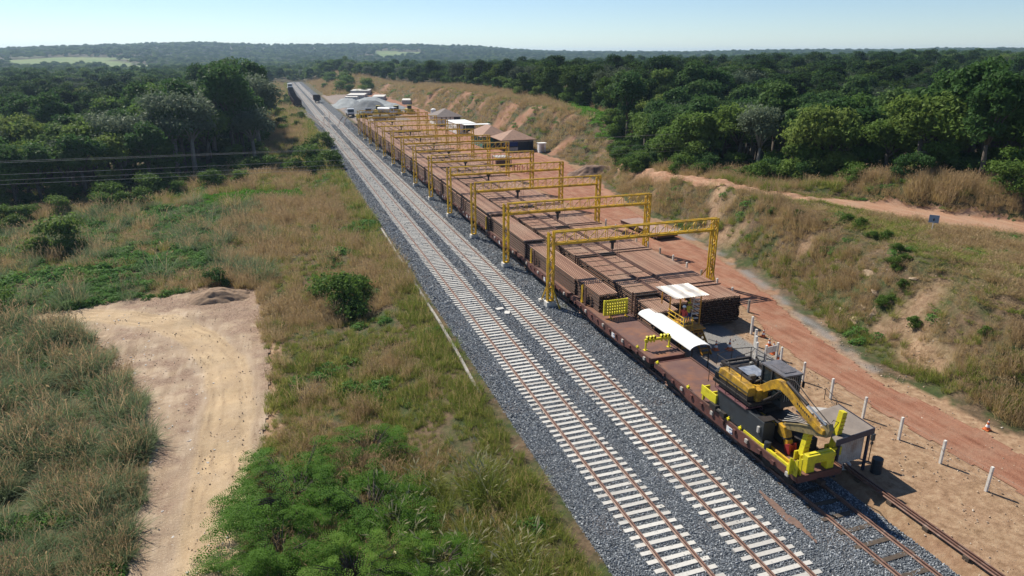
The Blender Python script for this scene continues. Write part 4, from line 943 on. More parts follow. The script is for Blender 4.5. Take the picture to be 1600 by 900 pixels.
mb.build('pipe', DARK, r_)
def cone(x, y, h, label):
    r_ = empty('traffic_cone', (x, y, float(H(x, y)) + .02), 0, label, 'traffic cone', 'traffic cones')
    s = h / .75; R0 = .17 * s
    mb = MB(); mb.box(-.2 * s, .2 * s, -.2 * s, .2 * s, 0, .04); mb.lathe([(R0, .04), (R0 * .75, h * .3)], n=12); mb.lathe([(R0 * .5, h * .52), (R0 * .35, h * .72)], n=12); mb.lathe([(R0 * .24, h * .86), (R0 * .15, h)], n=12); mb.build('body', CONEO, r_)
    mb = MB(); mb.lathe([(R0 * .755, h * .3), (R0 * .5, h * .52)], n=12); mb.lathe([(R0 * .35, h * .72), (R0 * .24, h * .86)], n=12); mb.build('white_band', WHITE, r_)
cone(33.6, 38.3, .95, 'tall orange and white cone at the red road edge behind the excavator cab')
cone(33.4, 37.3, .7, 'dusty cone just in front of the tall road-edge cone')
cone(35.0, 41.2, .7, 'small orange cone on the road edge nearest the rail pile end')
cone(34.3, 39.6, .7, 'small orange cone between two white posts at the road edge')
cone(30.9, 39.9, .9, 'white-banded cone in the shadow patch on the grey gravel')
cone(29.9, 40.2, .8, 'cone in the dark shadow beside the white canopy')
cone(38.45, 25.0, .7, 'lone orange cone on the far side of the red road')

# rusty plate stack right of the road
r_ = empty('steel_plate_stack', (43.2, 74.3, 0), R(4), 'flat stack of pale rusty steel plates right of the red road', 'plate stack')
for k in range(5):
    mb = MB(); mb.box(-1.5 + rnd.uniform(-.08, .08), 1.5, -4.2, 4.2 + rnd.uniform(-.1, .1), .35 + k * .1, .43 + k * .1); mb.build('plate', pm('pale_rust_plate', (.33, .22, .18), (.25, .16, .13), 1.5, .7) if k == 4 else RUST, r_)
mb = MB(); 
for y in (-3.5, 0, 3.5): mb.box(-1.5, 1.5, y - .1, y + .1, 0, .35)
mb.build('bearers', WOODD, r_)
# road sign on the upper terrace
sx_, sy_ = 55.6, 45.2; r_ = empty('road_sign', (sx_, sy_, float(H(sx_, sy_))), R(-50), 'small square blue-grey sign seen on a post by the upper dirt road', 'sign')
mb = MB(); mb.tube([(0, 0, 0), (0, 0, 1.5)], .04, 6); mb.build('post', WPOST, r_)
mb = MB(); mb.box(-.4, .4, -.06, -.03, .85, 1.55); p = mb.build('panel', SIGN, r_)
mb = MB(); mb.lathe([(.0, -.0), (.06, 0), (.06, .12), (0.03, .2)], (0, -.075, 1.05), 6); mb.build('dark_mark', DARK, p)

# ------------------------------------------------------------------ buildings
def hip(mb, x0, x1, y0, y1, z0, z1, ov=.6):
    x0 -= ov; x1 += ov; y0 -= ov; y1 += ov; d = min(x1 - x0, y1 - y0) / 2
    if (y1 - y0) > (x1 - x0): A, B = ((x0 + x1) / 2, y0 + d), ((x0 + x1) / 2, y1 - d)
    else: A, B = (x0 + d, (y0 + y1) / 2), (x1 - d, (y0 + y1) / 2)
    vs = [(x0, y0, z0), (x1, y0, z0), (x1, y1, z0), (x0, y1, z0), (A[0], A[1], z1), (B[0], B[1], z1), (x0, y0, z0 - .12), (x1, y0, z0 - .12), (x1, y1, z0 - .12), (x0, y1, z0 - .12)]
    if (y1 - y0) > (x1 - x0): fs = [(0, 1, 4), (1, 2, 5, 4), (2, 3, 5), (3, 0, 4, 5)]
    else: fs = [(0, 1, 5, 4), (1, 2, 5), (2, 3, 4, 5), (3, 0, 4)]
    mb.add(vs, fs + [(0, 1, 7, 6), (1, 2, 8, 7), (2, 3, 9, 8), (3, 0, 6, 9), (6, 7, 8, 9)])
r_ = empty('hip_roof_building', (48.7, 151, 0), 0, 'open-sided building with brown hip roof, dark blue front and a pale counter', 'building')
mb = MB(); hip(mb, 0, 7.4, 0, 7.5, 2.75, 4.7); mb.build('roof', ROOFT, r_)
mb = MB(); mb.box(0, 7.4, 7.2, 7.4, 0, 2.6); mb.box(7.25, 7.4, 0, 7.2, 0, 2.6); mb.box(2, 7.2, 2.6, 2.8, 0, 2.6); mb.build('wall', NAVY, r_)
mb = MB(); mb.box(.6, 3.6, -.05, .05, .25, 1.0); mb.build('counter', CORR, r_)
mb = MB(); mb.box(1.0, 3.2, 2.5, 2.58, 1.2, 2.3); mb.build('window', SIGN, r_)
mb = MB(); mb.box(.6, 3.6, -.02, .03, 1.3, 2.3); mb.build('curtain', BLUEC, r_)
for x in (.06, 3.7, 7.34):
    mb = MB(); mb.box(x - .08, x + .08, -.0, .16, 0, 2.64); mb.build('post', NAVY, r_)
r_ = empty('hip_roof_building', (46.3, 159.5, 0), 0, 'brown hip-roofed building with green mesh side wall behind the dark blue one', 'building')
mb = MB(); hip(mb, 0, 6.5, 0, 10.5, 2.75, 4.9); mb.build('roof', ROOFT, r_)
mb = MB(); mb.box(0, .1, 0, 10.5, 0, 2.6); mb.box(0.1, 6.4, 0, .1, 0, 2.6); mb.build('mesh_wall', GREENN, r_)
mb = MB()
for k in range(6): mb.box(-.06, .0, k * 2.05, k * 2.05 + .12, 0, 2.6)
mb.build('wall_posts', CONC, r_)['kind'] = 'stuff'
mb = MB(); mb.box(.8, 6.5, 10.3, 10.5, 0, 2.6); mb.box(6.3, 6.5, .2, 10.3, 0, 2.6); mb.build('wall', CORR, r_)
r_ = empty('toilet_booth', (57.0, 148, 0), 0, 'small white booth at the right end of the dark blue building', 'booth')
mb = MB(); mb.box(-.8, .8, -.7, .7, 0, 2.1); mb.build('walls', WHITE, r_, bevel=.05)
mb = MB(); mb.box(-.9, 1.0, -.8, .8, 2.1, 2.2); mb.build('roof', WHITE, r_)
mb = MB(); mb.box(-.35, .4, -.73, -.7, .1, 1.9); mb.build('door', CORR, r_)
r_ = empty('site_office', (50.2, 190, 0), 0, 'white container office with an awning beside two parked cars', 'container office')
mb = MB(); mb.box(-2.6, 3.0, 0, 12, .2, 2.9); mb.build('walls', WHITE, r_)
mb = MB(); mb.box(-2.7, 3.1, -.1, 12.1, 2.9, 3.0); mb.build('roof', WHITE, r_)
for k in range(6):
    mb = MB(); mb.box(-2.64, -2.6, 1 + k * 1.8, 1.7 + k * 1.8, 1.3, 2.1); mb.build('window', GLASSD, r_)
mb = MB(); mb.box(-.6, 2.6, -.05, -.0, .3, 2.4); mb.build('dark_front', GLASSD, r_)
mb = MB(); mb.box(-1, 6.5, -3.2, -.1, 2.8, 2.88); mb.build('awning', WHITE, r_)
for x in (-.8, 6.2):
    mb = MB(); mb.box(x - .05, x + .05, -3.1, -3.0, 0, 2.8); mb.build('awning_post', CORR, r_)
r_ = empty('hip_roof_building', (47.5, 215, 0), 0, 'grey-brown hip-roofed shelter with white curtained sides, farthest of the huts', 'building')
mb = MB(); hip(mb, 0, 8, 0, 10, 2.8, 5.0); mb.build('roof', ROOFG, r_)
mb = MB()
for a, b in ((0.2, 1.6), (1.9, 3.0), (3.3, 4.3), (4.6, 5.6)): mb.box(a, b, 0, .06, .2, 2.7)
mb.box(0, .06, 0, 10, .2, 2.7); mb.build('white_curtain', WHITE, r_)
mb = MB(); mb.box(5.8, 7.8, .2, 9, 0, 2.7); mb.box(.3, 5.7, 5, 5.2, 0, 2.7); mb.build('dark_interior', NAVY, r_)
mb = MB(); mb.lathe([(.9, 0), (.9, 1.0), (.2, 1.3)], n=14); o = mb.build('water_tank', WHITE); o.location = (49.5, 228, 3.2); tag(o, 'white water tank standing above the farthest hut', 'water tank')
mb = MB(); [mb.bar((49.5 + a, 228 + b, 0), (49.5 + a, 228 + b, 3.2), .15) for a in (-.7, .7) for b in (-.7, .7)]; mb.box(48.6, 50.4, 227.1, 228.9, 3.1, 3.2); o = mb.build('tank_tower', CORR); tag(o, 'steel tower under the white water tank', 'tower')
# small grey-topped shelter with red frame at the pile side
r_ = empty('tool_shelter', (40.9, 131, 0), 0, 'small rusty shelter with grey top beside the gantries', 'shelter')
mb = MB(); mb.box(0, 3.2, 0, 3, 1.75, 1.85); mb.build('roof', CORR, r_)
mb = MB(); mb.box(.6, 3.0, .4, 2.8, 0, 1.3); mb.build('box', RUST, r_)
for x in (.1, 3.1):
    for y in (.1, 2.9):
        mb = MB(); mb.box(x - .06, x + .06, y - .06, y + .06, 0, 1.75); mb.build('post', DARK, r_)
for k in range(5):
    mb = MB(); mb.box(-.05, .05, -.05, .05, 0, 1.5); mb.box(-.05, .05, -1.0, -.05, 1.0, 1.06); mb.box(-.05, .05, -1.05, -.95, 0, 1.3); o = mb.build('red_frame', REDP); o.location = (42.3 + k * .5, 125 - k * 1.3, 0); tag(o, 'small red steel frame beside the far rail piles, %s from the front' % ORD[4 - k], 'frame', 'red steel frames')

# ------------------------------------------------------------------ vehicles
def wheels(r_, ys, hw, rad=.5, w_=.25):
    for y in ys:
        for s in (-1, 1):
            mb = MB(); mb.tube([(s * hw - s * w_, 0, 0), (s * hw, 0, 0)], rad, 16); t = mb.build('wheel', RUBBER, r_, loc=(0, y, rad))
            mb = MB(); mb.tube([(s * hw, 0, 0), (s * hw + s * .02, 0, 0)], rad * .5, 12); mb.build('rim', CORR, t)
def car(loc, rz, paint, label):
    r_ = empty('parked_car', loc, rz, label, 'car', 'cars parked by the white office')
    mb = MB(); mb.prism([(-2.2, .35), (2.2, .35), (2.25, .75), (1.5, .95), (-2.1, 1.0), (-2.25, .8)], 'x', -.9, .9); b = mb.build('body', paint, r_, bevel=.08)
    mb = MB(); mb.add([(-.82, -1.9, .98), (.82, -1.9, .98), (.82, 1.2, .95), (-.82, 1.2, .95), (-.68, -1.5, 1.5), (.68, -1.5, 1.5), (.68, .4, 1.5), (-.68, .4, 1.5)], [(0, 1, 5, 4), (1, 2, 6, 5), (2, 3, 7, 6), (3, 0, 4, 7)]); mb.build('windows', GLASSD, r_)
    mb = MB(); mb.box(-.69, .69, -1.52, .42, 1.5, 1.54); mb.build('roof', paint, r_, bevel=.02)
    for x in (-.65, .65):
        mb = MB(); mb.box(x - .17, x + .17, 2.2, 2.26, .62, .78); mb.build('headlight', CORR, r_)
    wheels(r_, (-1.35, 1.4), .9, .34, .2)
WCAR = pm('white_car_paint', (.75, .76, .78), None, 2, .3)
car((51.3, 180.5, 0), R(150), WCAR, 'white car parked by the office, left of the pair'); car((53.6, 179, 0), R(150), pm('silver_car_paint', (.6, .62, .65), None, 2, .3), 'silver car parked by the office, right of the pair')
def truck(loc, rz, kind, paint, label):
    r_ = empty(kind, loc, rz, label, 'truck', 'trucks parked by the gravel heap')
    mb = MB(); mb.box(-.45, .45, -3.6, 3.4, .75, .98); mb.build('chassis', DARK, r_)
    mb = MB(); mb.prism([(1.7, .7), (3.55, .7), (3.6, 1.6), (3.3, 2.75), (1.8, 2.8), (1.7, 2.6)], 'x', -1.2, 1.2); c_ = mb.build('cab', paint, r_, bevel=.07)
    mb = MB(); mb.add([(-1.05, 3.62, 1.65), (1.05, 3.62, 1.65), (1.0, 3.37, 2.55), (-1.0, 3.37, 2.55)], [(0, 1, 2, 3)]); mb.box(-1.22, -1.205, 2.2, 3.2, 1.65, 2.4); mb.box(1.205, 1.22, 2.2, 3.2, 1.65, 2.4); mb.build('window', GLASSD, c_)
    mb = MB(); mb.box(-1.1, 1.1, 3.58, 3.68, .55, .95); mb.build('bumper', DARK, r_)
    if 'tank' in kind:
        pr_ = [(1.15 * math.cos(t), 1.95 + .85 * math.sin(t)) for t in np.linspace(0, 2 * math.pi, 18, endpoint=False)]
        mb = MB(); mb.prism(pr_, 'y', -3.7, 1.4); mb.build('tank', paint, r_, bevel=.06)
        mb = MB(); mb.box(-.3, .3, -3, 1, 2.8, 2.86); mb.build('tank_walkway', CORR, r_)
    elif 'dump' in kind:
        mb = MB(); mb.prism([(-3.9, 2.1), (-3.3, 1.0), (1.3, 1.0), (1.5, 2.3), (2.6, 2.9), (1.3, 2.5), (-3.8, 2.2)], 'x', -1.25, 1.25); mb.build('dump_body', paint, r_)
    else:
        mb = MB(); mb.box(-1.2, 1.2, -3.7, 1.4, 1.0, 1.15); mb.box(-1.2, -1.12, -3.7, 1.4, 1.15, 1.6); mb.box(1.12, 1.2, -3.7, 1.4, 1.15, 1.6); mb.build('load_bed', paint, r_)
    wheels(r_, (2.6, -1.6, -2.8), 1.2, .5, .35)
YT = pm('yellow_truck_paint', (.55, .42, .06), None, 2, .5)
truck((25.9, 262, 0), R(180), 'flatbed_truck', WCAR, 'white truck facing the camera beside the tracks, leftmost of the trucks')
truck((27.3, 238, 0), R(185), 'dump_truck', YT, 'yellow truck beside the farthest gantry leg')
truck((33.0, 264, 0), R(170), 'dump_truck', WCAR, 'white dump truck before the dark end of the gravel heap')
truck((39.5, 262, 0), R(230), 'tanker_truck', WCAR, 'white tanker truck right of the white dump truck')
truck((33.8, 232, 0), R(255), 'tanker_truck', BEIGE, 'beige tanker truck seen side-on through the far gantries')
def machine(loc, rz, label):
    r_ = empty('track_machine', loc, rz, label, 'machine', 'yellow machines by the gravel heap')
    mb = MB(); mb.box(-1.2, 1.2, -2.2, 1.6, .8, 1.9); mb.build('body', YT, r_, bevel=.06)
    mb = MB(); mb.box(-.7, .7, -.4, 1.0, 1.9, 3.1); mb.build('cab', GLASSD, r_); 
    mb = MB(); mb.box(-.8, .8, -.5, 1.1, 3.1, 3.2); mb.build('cab_roof', YT, r_)
    mb = MB(); mb.box(-1.5, 1.5, 2.2, 2.9, .3, 1.2); mb.bar((-.8, 1.5, 1.2), (-.8, 2.3, .8), .2); mb.bar((.8, 1.5, 1.2), (.8, 2.3, .8), .2); mb.build('bucket', YT, r_)
    wheels(r_, (-1.5, 1.0), 1.3, .75, .5)
for k, (x, y, a) in enumerate(((36.8, 266, 160), (43.0, 264, 200), (48.2, 265, 185))): machine((x, y, 0), R(a), 'yellow wheel loader by the gravel heap, ' + ['left of the three', 'middle of the three', 'right of the three'][k])

# freight wagons on far siding
def sidx(y): return float(np.interp(y, [p[1] for p in sid], [p[0] for p in sid]))
HOP = pm('dark_ore_wagon_paint', (.055, .035, .032), (.035, .025, .024), 1.5, .75)
def gondola(x, y, rz, label, grp='dark wagons parked on the far siding', L=11.5):
    r_ = empty('ore_wagon', (x, y, 0), rz, label, 'ore wagon', grp)
    mb = MB(); mb.box(-1.5, 1.5, -L / 2, L / 2, 1.1, 1.2)
    for s in (-1, 1):
        mb.box(min(s * 1.5, s * 1.42), max(s * 1.5, s * 1.42), -L / 2, L / 2, 1.2, 3.3); mb.box(-1.42, 1.42, min(s * L / 2, s * (L / 2 - .08)), max(s * L / 2, s * (L / 2 - .08)), 1.2, 3.3)
    mb.build('body', HOP, r_)
    mb = MB()
    for s in (-1, 1):
        for k in range(9): y_ = -L / 2 + .4 + k * (L - .8) / 8; mb.box(min(s * 1.5, s * 1.6), max(s * 1.5, s * 1.6), y_ - .06, y_ + .06, 1.2, 3.3)
    mb.build('side_ribs', RUST, r_)['kind'] = 'stuff'
    for y_ in (-L / 2 + 1.8, L / 2 - 1.8):
        mb = MB()
        for dy in (-.8, .8):
            for s in (-1, 1): mb.tube([(s * .75, y_ + dy, .46), (s * .9, y_ + dy, .46)], .44, 12)
        mb.box(-1, 1, y_ - 1, y_ + 1, .5, .9); mb.build('bogie', DARK, r_)
for k in range(10):
    y = 314 + k * 12.6; a = math.atan2(sidx(y + 5) - sidx(y - 5), 10)
    gondola(sidx(y), y, -a, 'dark open wagon on the far left siding, %s from the near end' % ORD[k])
gondola(19.22, 344, 0, 'lone dark wagon standing on the right open track', 'lone far wagon', 6)
r_ = empty('shunting_locomotive', (sidx(470), 470, 0), R(1), 'pale locomotive at the far end of the dark wagons', 'locomotive')
mb = MB(); mb.box(-1.45, 1.45, -8, 8, 1.1, 1.4); mb.box(-.9, .9, -2.5, 7.5, 1.4, 3.4); mb.build('body', WHITE, r_, bevel=.05)
mb = MB(); mb.box(-1.4, 1.4, -6.5, -2.6, 1.4, 4.1); mb.build('cab', WHITE, r_, bevel=.05)
mb = MB(); mb.box(-1.1, 1.1, -6.55, -6.5, 2.8, 3.6); mb.build('window', GLASSD, r_)
mb = MB(); mb.box(-1.3, 1.3, -8.1, -7.9, .5, 1.2); mb.build('end_plate', YT, r_)
# heaps
def heap(name, cx, cy, L, W, h, m, label, seed, top=.25):
    n = 46; u = np.linspace(-1, 1, n); X, Y = np.meshgrid(u, u)
    d = np.maximum(abs(X) ** 1.0, abs(Y)); rr_ = np.sqrt(X ** 2 + Y ** 2) * .6 + d * .4
    z = h * np.clip((1 - rr_ + .18 * fbm(X * 2.5 + seed, Y * 2.5, 3, seed)) / (1 - top), 0, 1) + .1 * fbm(X * 8, Y * 8, 2, seed)
    z[0] = z[-1] = -.3; z[:, 0] = z[:, -1] = -.3
    V = np.stack([cx + X * W / 2, cy + Y * L / 2, z + H(cx + X * W / 2, cy + Y * L / 2)], -1).reshape(-1, 3)
    return tag(link(name, npmesh(name, V, gridfaces(n, n), m, None, True)), label, name.replace('_', ' '))
HEAPM = pm('crushed_stone', (.13, .14, .155), (.09, .10, .11), .4, .9, bmp=.5)
HEAPL = pm('pale_crushed_stone', (.26, .28, .29), (.19, .205, .215), .4, .9, bmp=.5)
heap('gravel_heap', 35, 283, 26, 19, 4.0, HEAPM, 'big dark grey crushed stone heap behind the trucks', 3)
heap('gravel_heap', 46, 292, 26, 13, 2.2, HEAPL, 'pale grey stone heap right of the big dark heap', 5)
heap('gravel_heap', 31, 318, 30, 14, 2.8, HEAPL, 'pale stone heap behind and left of the big dark heap', 8)
heap('gravel_heap', 43, 332, 40, 18, 2.4, HEAPL, 'long far stone heap behind the other heaps', 9)
for k, (x, y, L, W) in enumerate(((41, 372, 20, 9), (50, 356, 18, 6), (57.5, 322, 13, 4.0), (36, 352, 8, 6), (46, 395, 20, 10))):
    r_ = empty('sleeper_stack', (x, y, float(H(x, y))), R(-12), 'stack of pale concrete sleepers beyond the stone heaps, ' + ['left long one', 'right long one', 'by the red road bend', 'small near one', 'farthest one'][k], 'sleeper stack', 'sleeper stacks')
    for j in range(4):
        mb = MB(); mb.box(-W / 2 + rnd.uniform(0, .3), W / 2, -L / 2, L / 2 - rnd.uniform(0, 2), j * .5, j * .5 + .4); mb.build('layer', CONC, r_)
heap('soil_mound', 54.5, 116, 6, 9, 1.8, pm('reddish_soil', (.22, .14, .10), (.15, .10, .075), 1.2, .95, bmp=.5), 'reddish soil mound at the end of the upper dirt road', 12)
heap('soil_mound', -7.2, 69.8, 4, 6, .9, pm('brown_soil', (.28, .19, .125), (.18, .12, .08), 1.2, .95, bmp=.5), 'low mound of dug brown soil at the top of the tan track', 14)
# rocks on the cut slope
ROCK = pm('tan_weathered_rock', (.36, .28, .20), (.24, .19, .14), 1.2, .9, dirt=(.42, .36, .28), bmp=.6)
ROCKB = pm('earthy_bedrock', (.34, .25, .165), (.22, .155, .105), 1.5, .95, dirt=(.40, .31, .22), bmp=.8)
import bmesh
def rock(x, y, s, label, seed, m=ROCK, grp='rocks in the cut slope', sink=.35):
    bm = bmesh.new(); bmesh.ops.create_icosphere(bm, subdivisions=3, radius=1); q = random.Random(seed); sc = (q.uniform(.8, 1.2), q.uniform(1.0, 1.6), q.uniform(.5, .8))
    cuts = [(Vector((q.gauss(0, 1), q.gauss(0, 1), q.gauss(0, 1))).normalized(), q.uniform(.5, .8)) for _ in range(9)]
    for v in bm.verts:
        for n_, d in cuts:
            e = v.co.dot(n_) - d
            if e > 0: v.co -= n_ * e
        v.co = Vector((v.co.x * sc[0], v.co.y * sc[1], v.co.z * sc[2])) * s
    me = bpy.data.meshes.new('rock'); bm.to_mesh(me); bm.free(); me.materials.append(m); o = link('rock', me)
    o.location = (x, y, float(H(x, y)) - s * sink * .3); o.rotation_euler = (q.uniform(-.3, .3), q.uniform(-.5, 0), q.uniform(0, 6)); tag(o, label, 'rock', grp); return o
for k in range(11):
    y = 39.5 + rnd.gauss(0, 1.9); x = float(baseX(y)) + 4.2 + rnd.gauss(0, 1.2)
    rock(x, y, rnd.uniform(.6, 1.5), 'tan bedrock block jutting from the bare patch of the cut slope', 40 + k, sink=3.7, m=ROCKB)
for k in range(130):
    y = rnd.uniform(24, 72); x = float(np.interp(y, DL[:, 0], DL[:, 1])) + rnd.uniform(.4, 5.3)
    rock(x, y, rnd.uniform(.03, .11), 'small pale stone lying loose on the tan dirt track', 90 + k, CONC, 'loose stones on the tan track')

# power line wires crossing the view
r_ = empty('power_line', (0, 0, 0), 0, 'bundle of thin pale power line wires crossing above the left forest edge', 'power line')
for k, (zl, dy, dzr) in enumerate(((11.5, 0, 0), (11.2, .8, .2), (10.1, 0, .0), (9.4, .7, 0), (9.2, -.6, -.2))):
    mb = MB(); pts = []
    for t in np.linspace(0, 1, 30):
        x = -75 + 190 * t; pts.append((x, 83 + 12 * t + dy, zl - 26.0 * t * (1 - t) * .12 + dzr * t - 1.2 * t))
    mb.tube(pts, [.017 - .013 * i / 29 for i in range(30)], 4); mb.build('wire', CORR, r_)

# ------------------------------------------------------------------ vegetation
def leafmat(name, c1, c2, c3, scale=.12, trans=.25, rough=.6):
    m, t, b = nodes(name); oi = N(t, 'ShaderNodeObjectInfo')
    c = ramp(t, oi.outputs['Random'], [(0, c1), (.5, c2), (1, c3)])
    c = mixc(t, fac(t, noise(t, scale, 4, .6), .38, .62), c, c2)
    g = t.nodes.get('GEO'); c = mixc(t, fac(t, noise(t, 1.3, 3, .6, off=4), .4, .8), c, tuple(v * .72 for v in c2))
    t.links.new(c, b.inputs['Base Color']); b.inputs['Roughness'].default_value = rough; b.inputs['Specular IOR Level'].default_value = .08
    tr = t.nodes.new('ShaderNodeBsdfTranslucent'); t.links.new(c, tr.inputs[0]); mx = t.nodes.new('ShaderNodeMixShader'); mx.inputs[0].default_value = trans
    out = t.nodes['Material Output']; t.links.new(b.outputs[0], mx.inputs[1]); t.links.new(tr.outputs[0], mx.inputs[2]); t.links.new(mx.outputs[0], out.inputs[0])
    return m
G_DRY = leafmat('dry_grass', (.37, .26, .115), (.50, .37, .17), (.62, .50, .25), .09, .42)
G_PINK = leafmat('pinkish_seed_grass', (.38, .265, .145), (.48, .35, .20), (.58, .45, .27), .09, .42)
G_GRN = leafmat('green_grass', (.13, .20, .03), (.24, .28, .06), (.40, .38, .10), .12, .42)
G_GREY = leafmat('grey_green_tall_grass', (.12, .18, .07), (.20, .26, .13), (.32, .35, .22), .12, .4)
G_LEAF = leafmat('leafy_weeds', (.06, .16, .03), (.11, .23, .05), (.19, .30, .08), .2, .42)
G_LIME = leafmat('lime_grass', (.10, .24, .02), (.13, .30, .03), (.18, .33, .04), .2, .3)
G_PLUME = leafmat('pale_plumes', (.34, .32, .17), (.42, .39, .22), (.48, .45, .28), .2, .2)
T_DARK = leafmat('dark_tree_leaves', (.032, .08, .022), (.07, .14, .038), (.14, .205, .06), .03, .42)
T_MID = leafmat('mid_green_tree_leaves', (.06, .13, .022), (.12, .20, .04), (.22, .27, .065), .03, .42)
T_PALE = leafmat('silvery_tree_leaves', (.09, .13, .075), (.14, .18, .11), (.19, .23, .14), .03, .32)
T_BRIGHT = leafmat('bright_bush_leaves', (.07, .13, .02), (.10, .17, .03), (.14, .2, .04), .1, .3)
T_FEATH = leafmat('feathery_bush_leaves', (.05, .125, .014), (.095, .20, .024), (.19, .30, .05), .7, .42)
BARK = pm('tree_bark', (.11, .09, .07), (.07, .055, .045), 4, .9)
BARKP = pm('pale_tree_bark', (.26, .23, .19), (.16, .14, .12), 4, .9)

def blades(n, rad, h0, h1, w_, lean, seed, seg=3, droop=.5):
    """tuft of curved blades -> V, F quads"""
    q = np.random.default_rng(seed); V = []; F = []
    for i in range(n):
        a = q.uniform(0, 2 * math.pi); r0 = rad * math.sqrt(q.uniform()) ; bx_, by_ = r0 * math.cos(a), r0 * math.sin(a)
        d = a + q.normal(0, .9); L = q.uniform(h0, h1); le = lean * q.uniform(.3, 1.3); tw = q.uniform(0, math.pi); wx, wy = math.cos(tw) * w_ / 2, math.sin(tw) * w_ / 2
        b = len(V)
        for s in range(seg + 1):
            t = s / seg; out = L * le * (t ** 1.6); z = L * (t - droop * le * t ** 2.5); ww = (1 - t) ** .7 if s < seg else .12
            x, y = bx_ + math.cos(d) * out, by_ + math.sin(d) * out
            V += [(x - wx * ww, y - wy * ww, z), (x + wx * ww, y + wy * ww, z)]
            if s: k = b + 2 * s; F.append((k - 2, k - 1, k + 1, k))
    return np.array(V), np.array(F)
def heads(n, rad, h0, h1, sz, seed, lean=.25):
    """seed heads: small vertical rhombs at stem tips with thin stems"""
    q = np.random.default_rng(seed); V = []; F = []
    for i in range(n):
        a = q.uniform(0, 2 * math.pi); r0 = rad * math.sqrt(q.uniform()); L = q.uniform(h0, h1); d = q.uniform(0, 2 * math.pi); le = lean * q.uniform(.2, 1.4)
        p0 = np.array([r0 * math.cos(a), r0 * math.sin(a), 0]); p1 = p0 + np.array([math.cos(d) * le * L, math.sin(d) * le * L, L])
        t = q.uniform(0, math.pi); wv = np.array([math.cos(t), math.sin(t), 0])
        b = len(V); sw = .006
        V += [p0 - wv * sw, p0 + wv * sw, p1 + wv * sw, p1 - wv * sw]; F.append((b, b + 1, b + 2, b + 3))
        dirn = (p1 - p0) / L; dirn = dirn + np.array([math.cos(d) * .5, math.sin(d) * .5, -.15]); l = sz * q.uniform(.7, 1.4)
        for tt in (0, math.pi / 2):
            wv2 = np.array([math.cos(t + tt), math.sin(t + tt), 0]) * l * .11
            b = len(V); V += [p1 - dirn * l * .1, p1 + dirn * l * .45 - wv2, p1 + dirn * l, p1 + dirn * l * .45 + wv2]; F.append((b, b + 1, b + 2, b + 3))
    return np.array(V), np.array(F)
def leaves(n, pos_fn, size, seed, flat=.5, asp=.45):
    q = np.random.default_rng(seed); P, Nn = pos_fn(n, q)
    n = len(P); nn = Nn * (1 - flat) + q.normal(0, .6, (n, 3)) + np.array([0, 0, flat]); nn /= np.linalg.norm(nn, axis=1)[:, None]
    t = q.normal(0, 1, (n, 3)); a = np.cross(nn, t); a /= np.linalg.norm(a, axis=1)[:, None]; b = np.cross(nn, a)
    s = size * q.uniform(.6, 1.5, (n, 1)); V = np.stack([P - a * s, P - b * s * asp + a * s * .1, P + a * s - nn * s * .25, P + b * s * asp + a * s * .1], 1).reshape(-1, 3)
    return V, np.arange(4 * n).reshape(-1, 4)
def merge(*vf):
    V = []; F = []; o = 0
    for v, f in vf: V.append(v); F.append(f + o); o += len(v)
    return np.concatenate(V), np.concatenate(F)
def two_mat(name, A, mA, B, mB_):
    V, F = merge(A, B); me = npmesh(name, V, F, mA); me.materials.append(mB_)
    mi = np.zeros(len(F), dtype=np.int32); mi[len(A[1]):] = 1; me.polygons.foreach_set('material_index', mi); return me

proto = {}
def plant(name, me, x, y, label, cat, group=None):
    o = link(name, me); o.location = (x, y, float(H(x, y))); tag(o, label, cat, group); return o
proto['dry'] = plant('grass_tussock', two_mat('dry_tussock', blades(90, .36, .35, .9, .020, .5, 1), G_DRY, heads(16, .35, .6, 1.05, .11, 2), G_PINK), 8.2, 41.0, 'dry straw-coloured tussock on the bank left of the ballast, near the drain', 'grass tussock')
proto['pink'] = plant('grass_tussock', two_mat('seed_tussock', blades(80, .4, .3, .8, .018, .55, 3), G_DRY, heads(34, .45, .5, 1.0, .13, 4), G_PINK), 5.0, 74.0, 'pinkish seeding tussock among the dry grass left of the tracks', 'grass tussock')
proto['green'] = plant('grass_tussock', two_mat('green_tussock', blades(75, .3, .35, .85, .026, .6, 5), G_GRN, heads(5, .3, .6, .95, .1, 6), G_DRY), 9.4, 36.0, 'yellow-green tussock at the ballast edge', 'grass tussock')
proto['grey'] = plant('grass_tussock', two_mat('grey_tussock', blades(120, .45, .5, 1.35, .026, .75, 7, 4), G_GREY, heads(9, .45, .8, 1.5, .16, 8, .4), G_PINK), -11.0, 36.0, 'tall grey-green arching tussock left of the tan track', 'grass tussock')
proto['plume'] = plant('grass_tussock', two_mat('plume_tussock', blades(110, .45, .6, 1.6, .036, .8, 9, 4), G_GRN, heads(7, .5, 1.0, 1.8, .3, 10, .5), G_PLUME), 6.2, 29.5, 'tall yellow-green grass clump with pale plumes near the bottom edge', 'grass tussock')
def dome(rx, ry, rz, zc=0.0):
    def f(n, q):
        d = q.normal(0, 1, (n, 3)); d[:, 2] = abs(d[:, 2]); d /= np.linalg.norm(d, axis=1)[:, None]; r = q.uniform(.45, 1, (n, 1)) ** .5
        return d * r * np.array([rx, ry, rz]) + np.array([0, 0, zc]), d
    return f
proto['weed'] = plant('leafy_weed', npmesh('weed', *leaves(170, dome(.55, .55, .5), .085, 11), G_LEAF), -14.0, 71.5, 'low broad-leaved green weed beside the tan track bend', 'weed')
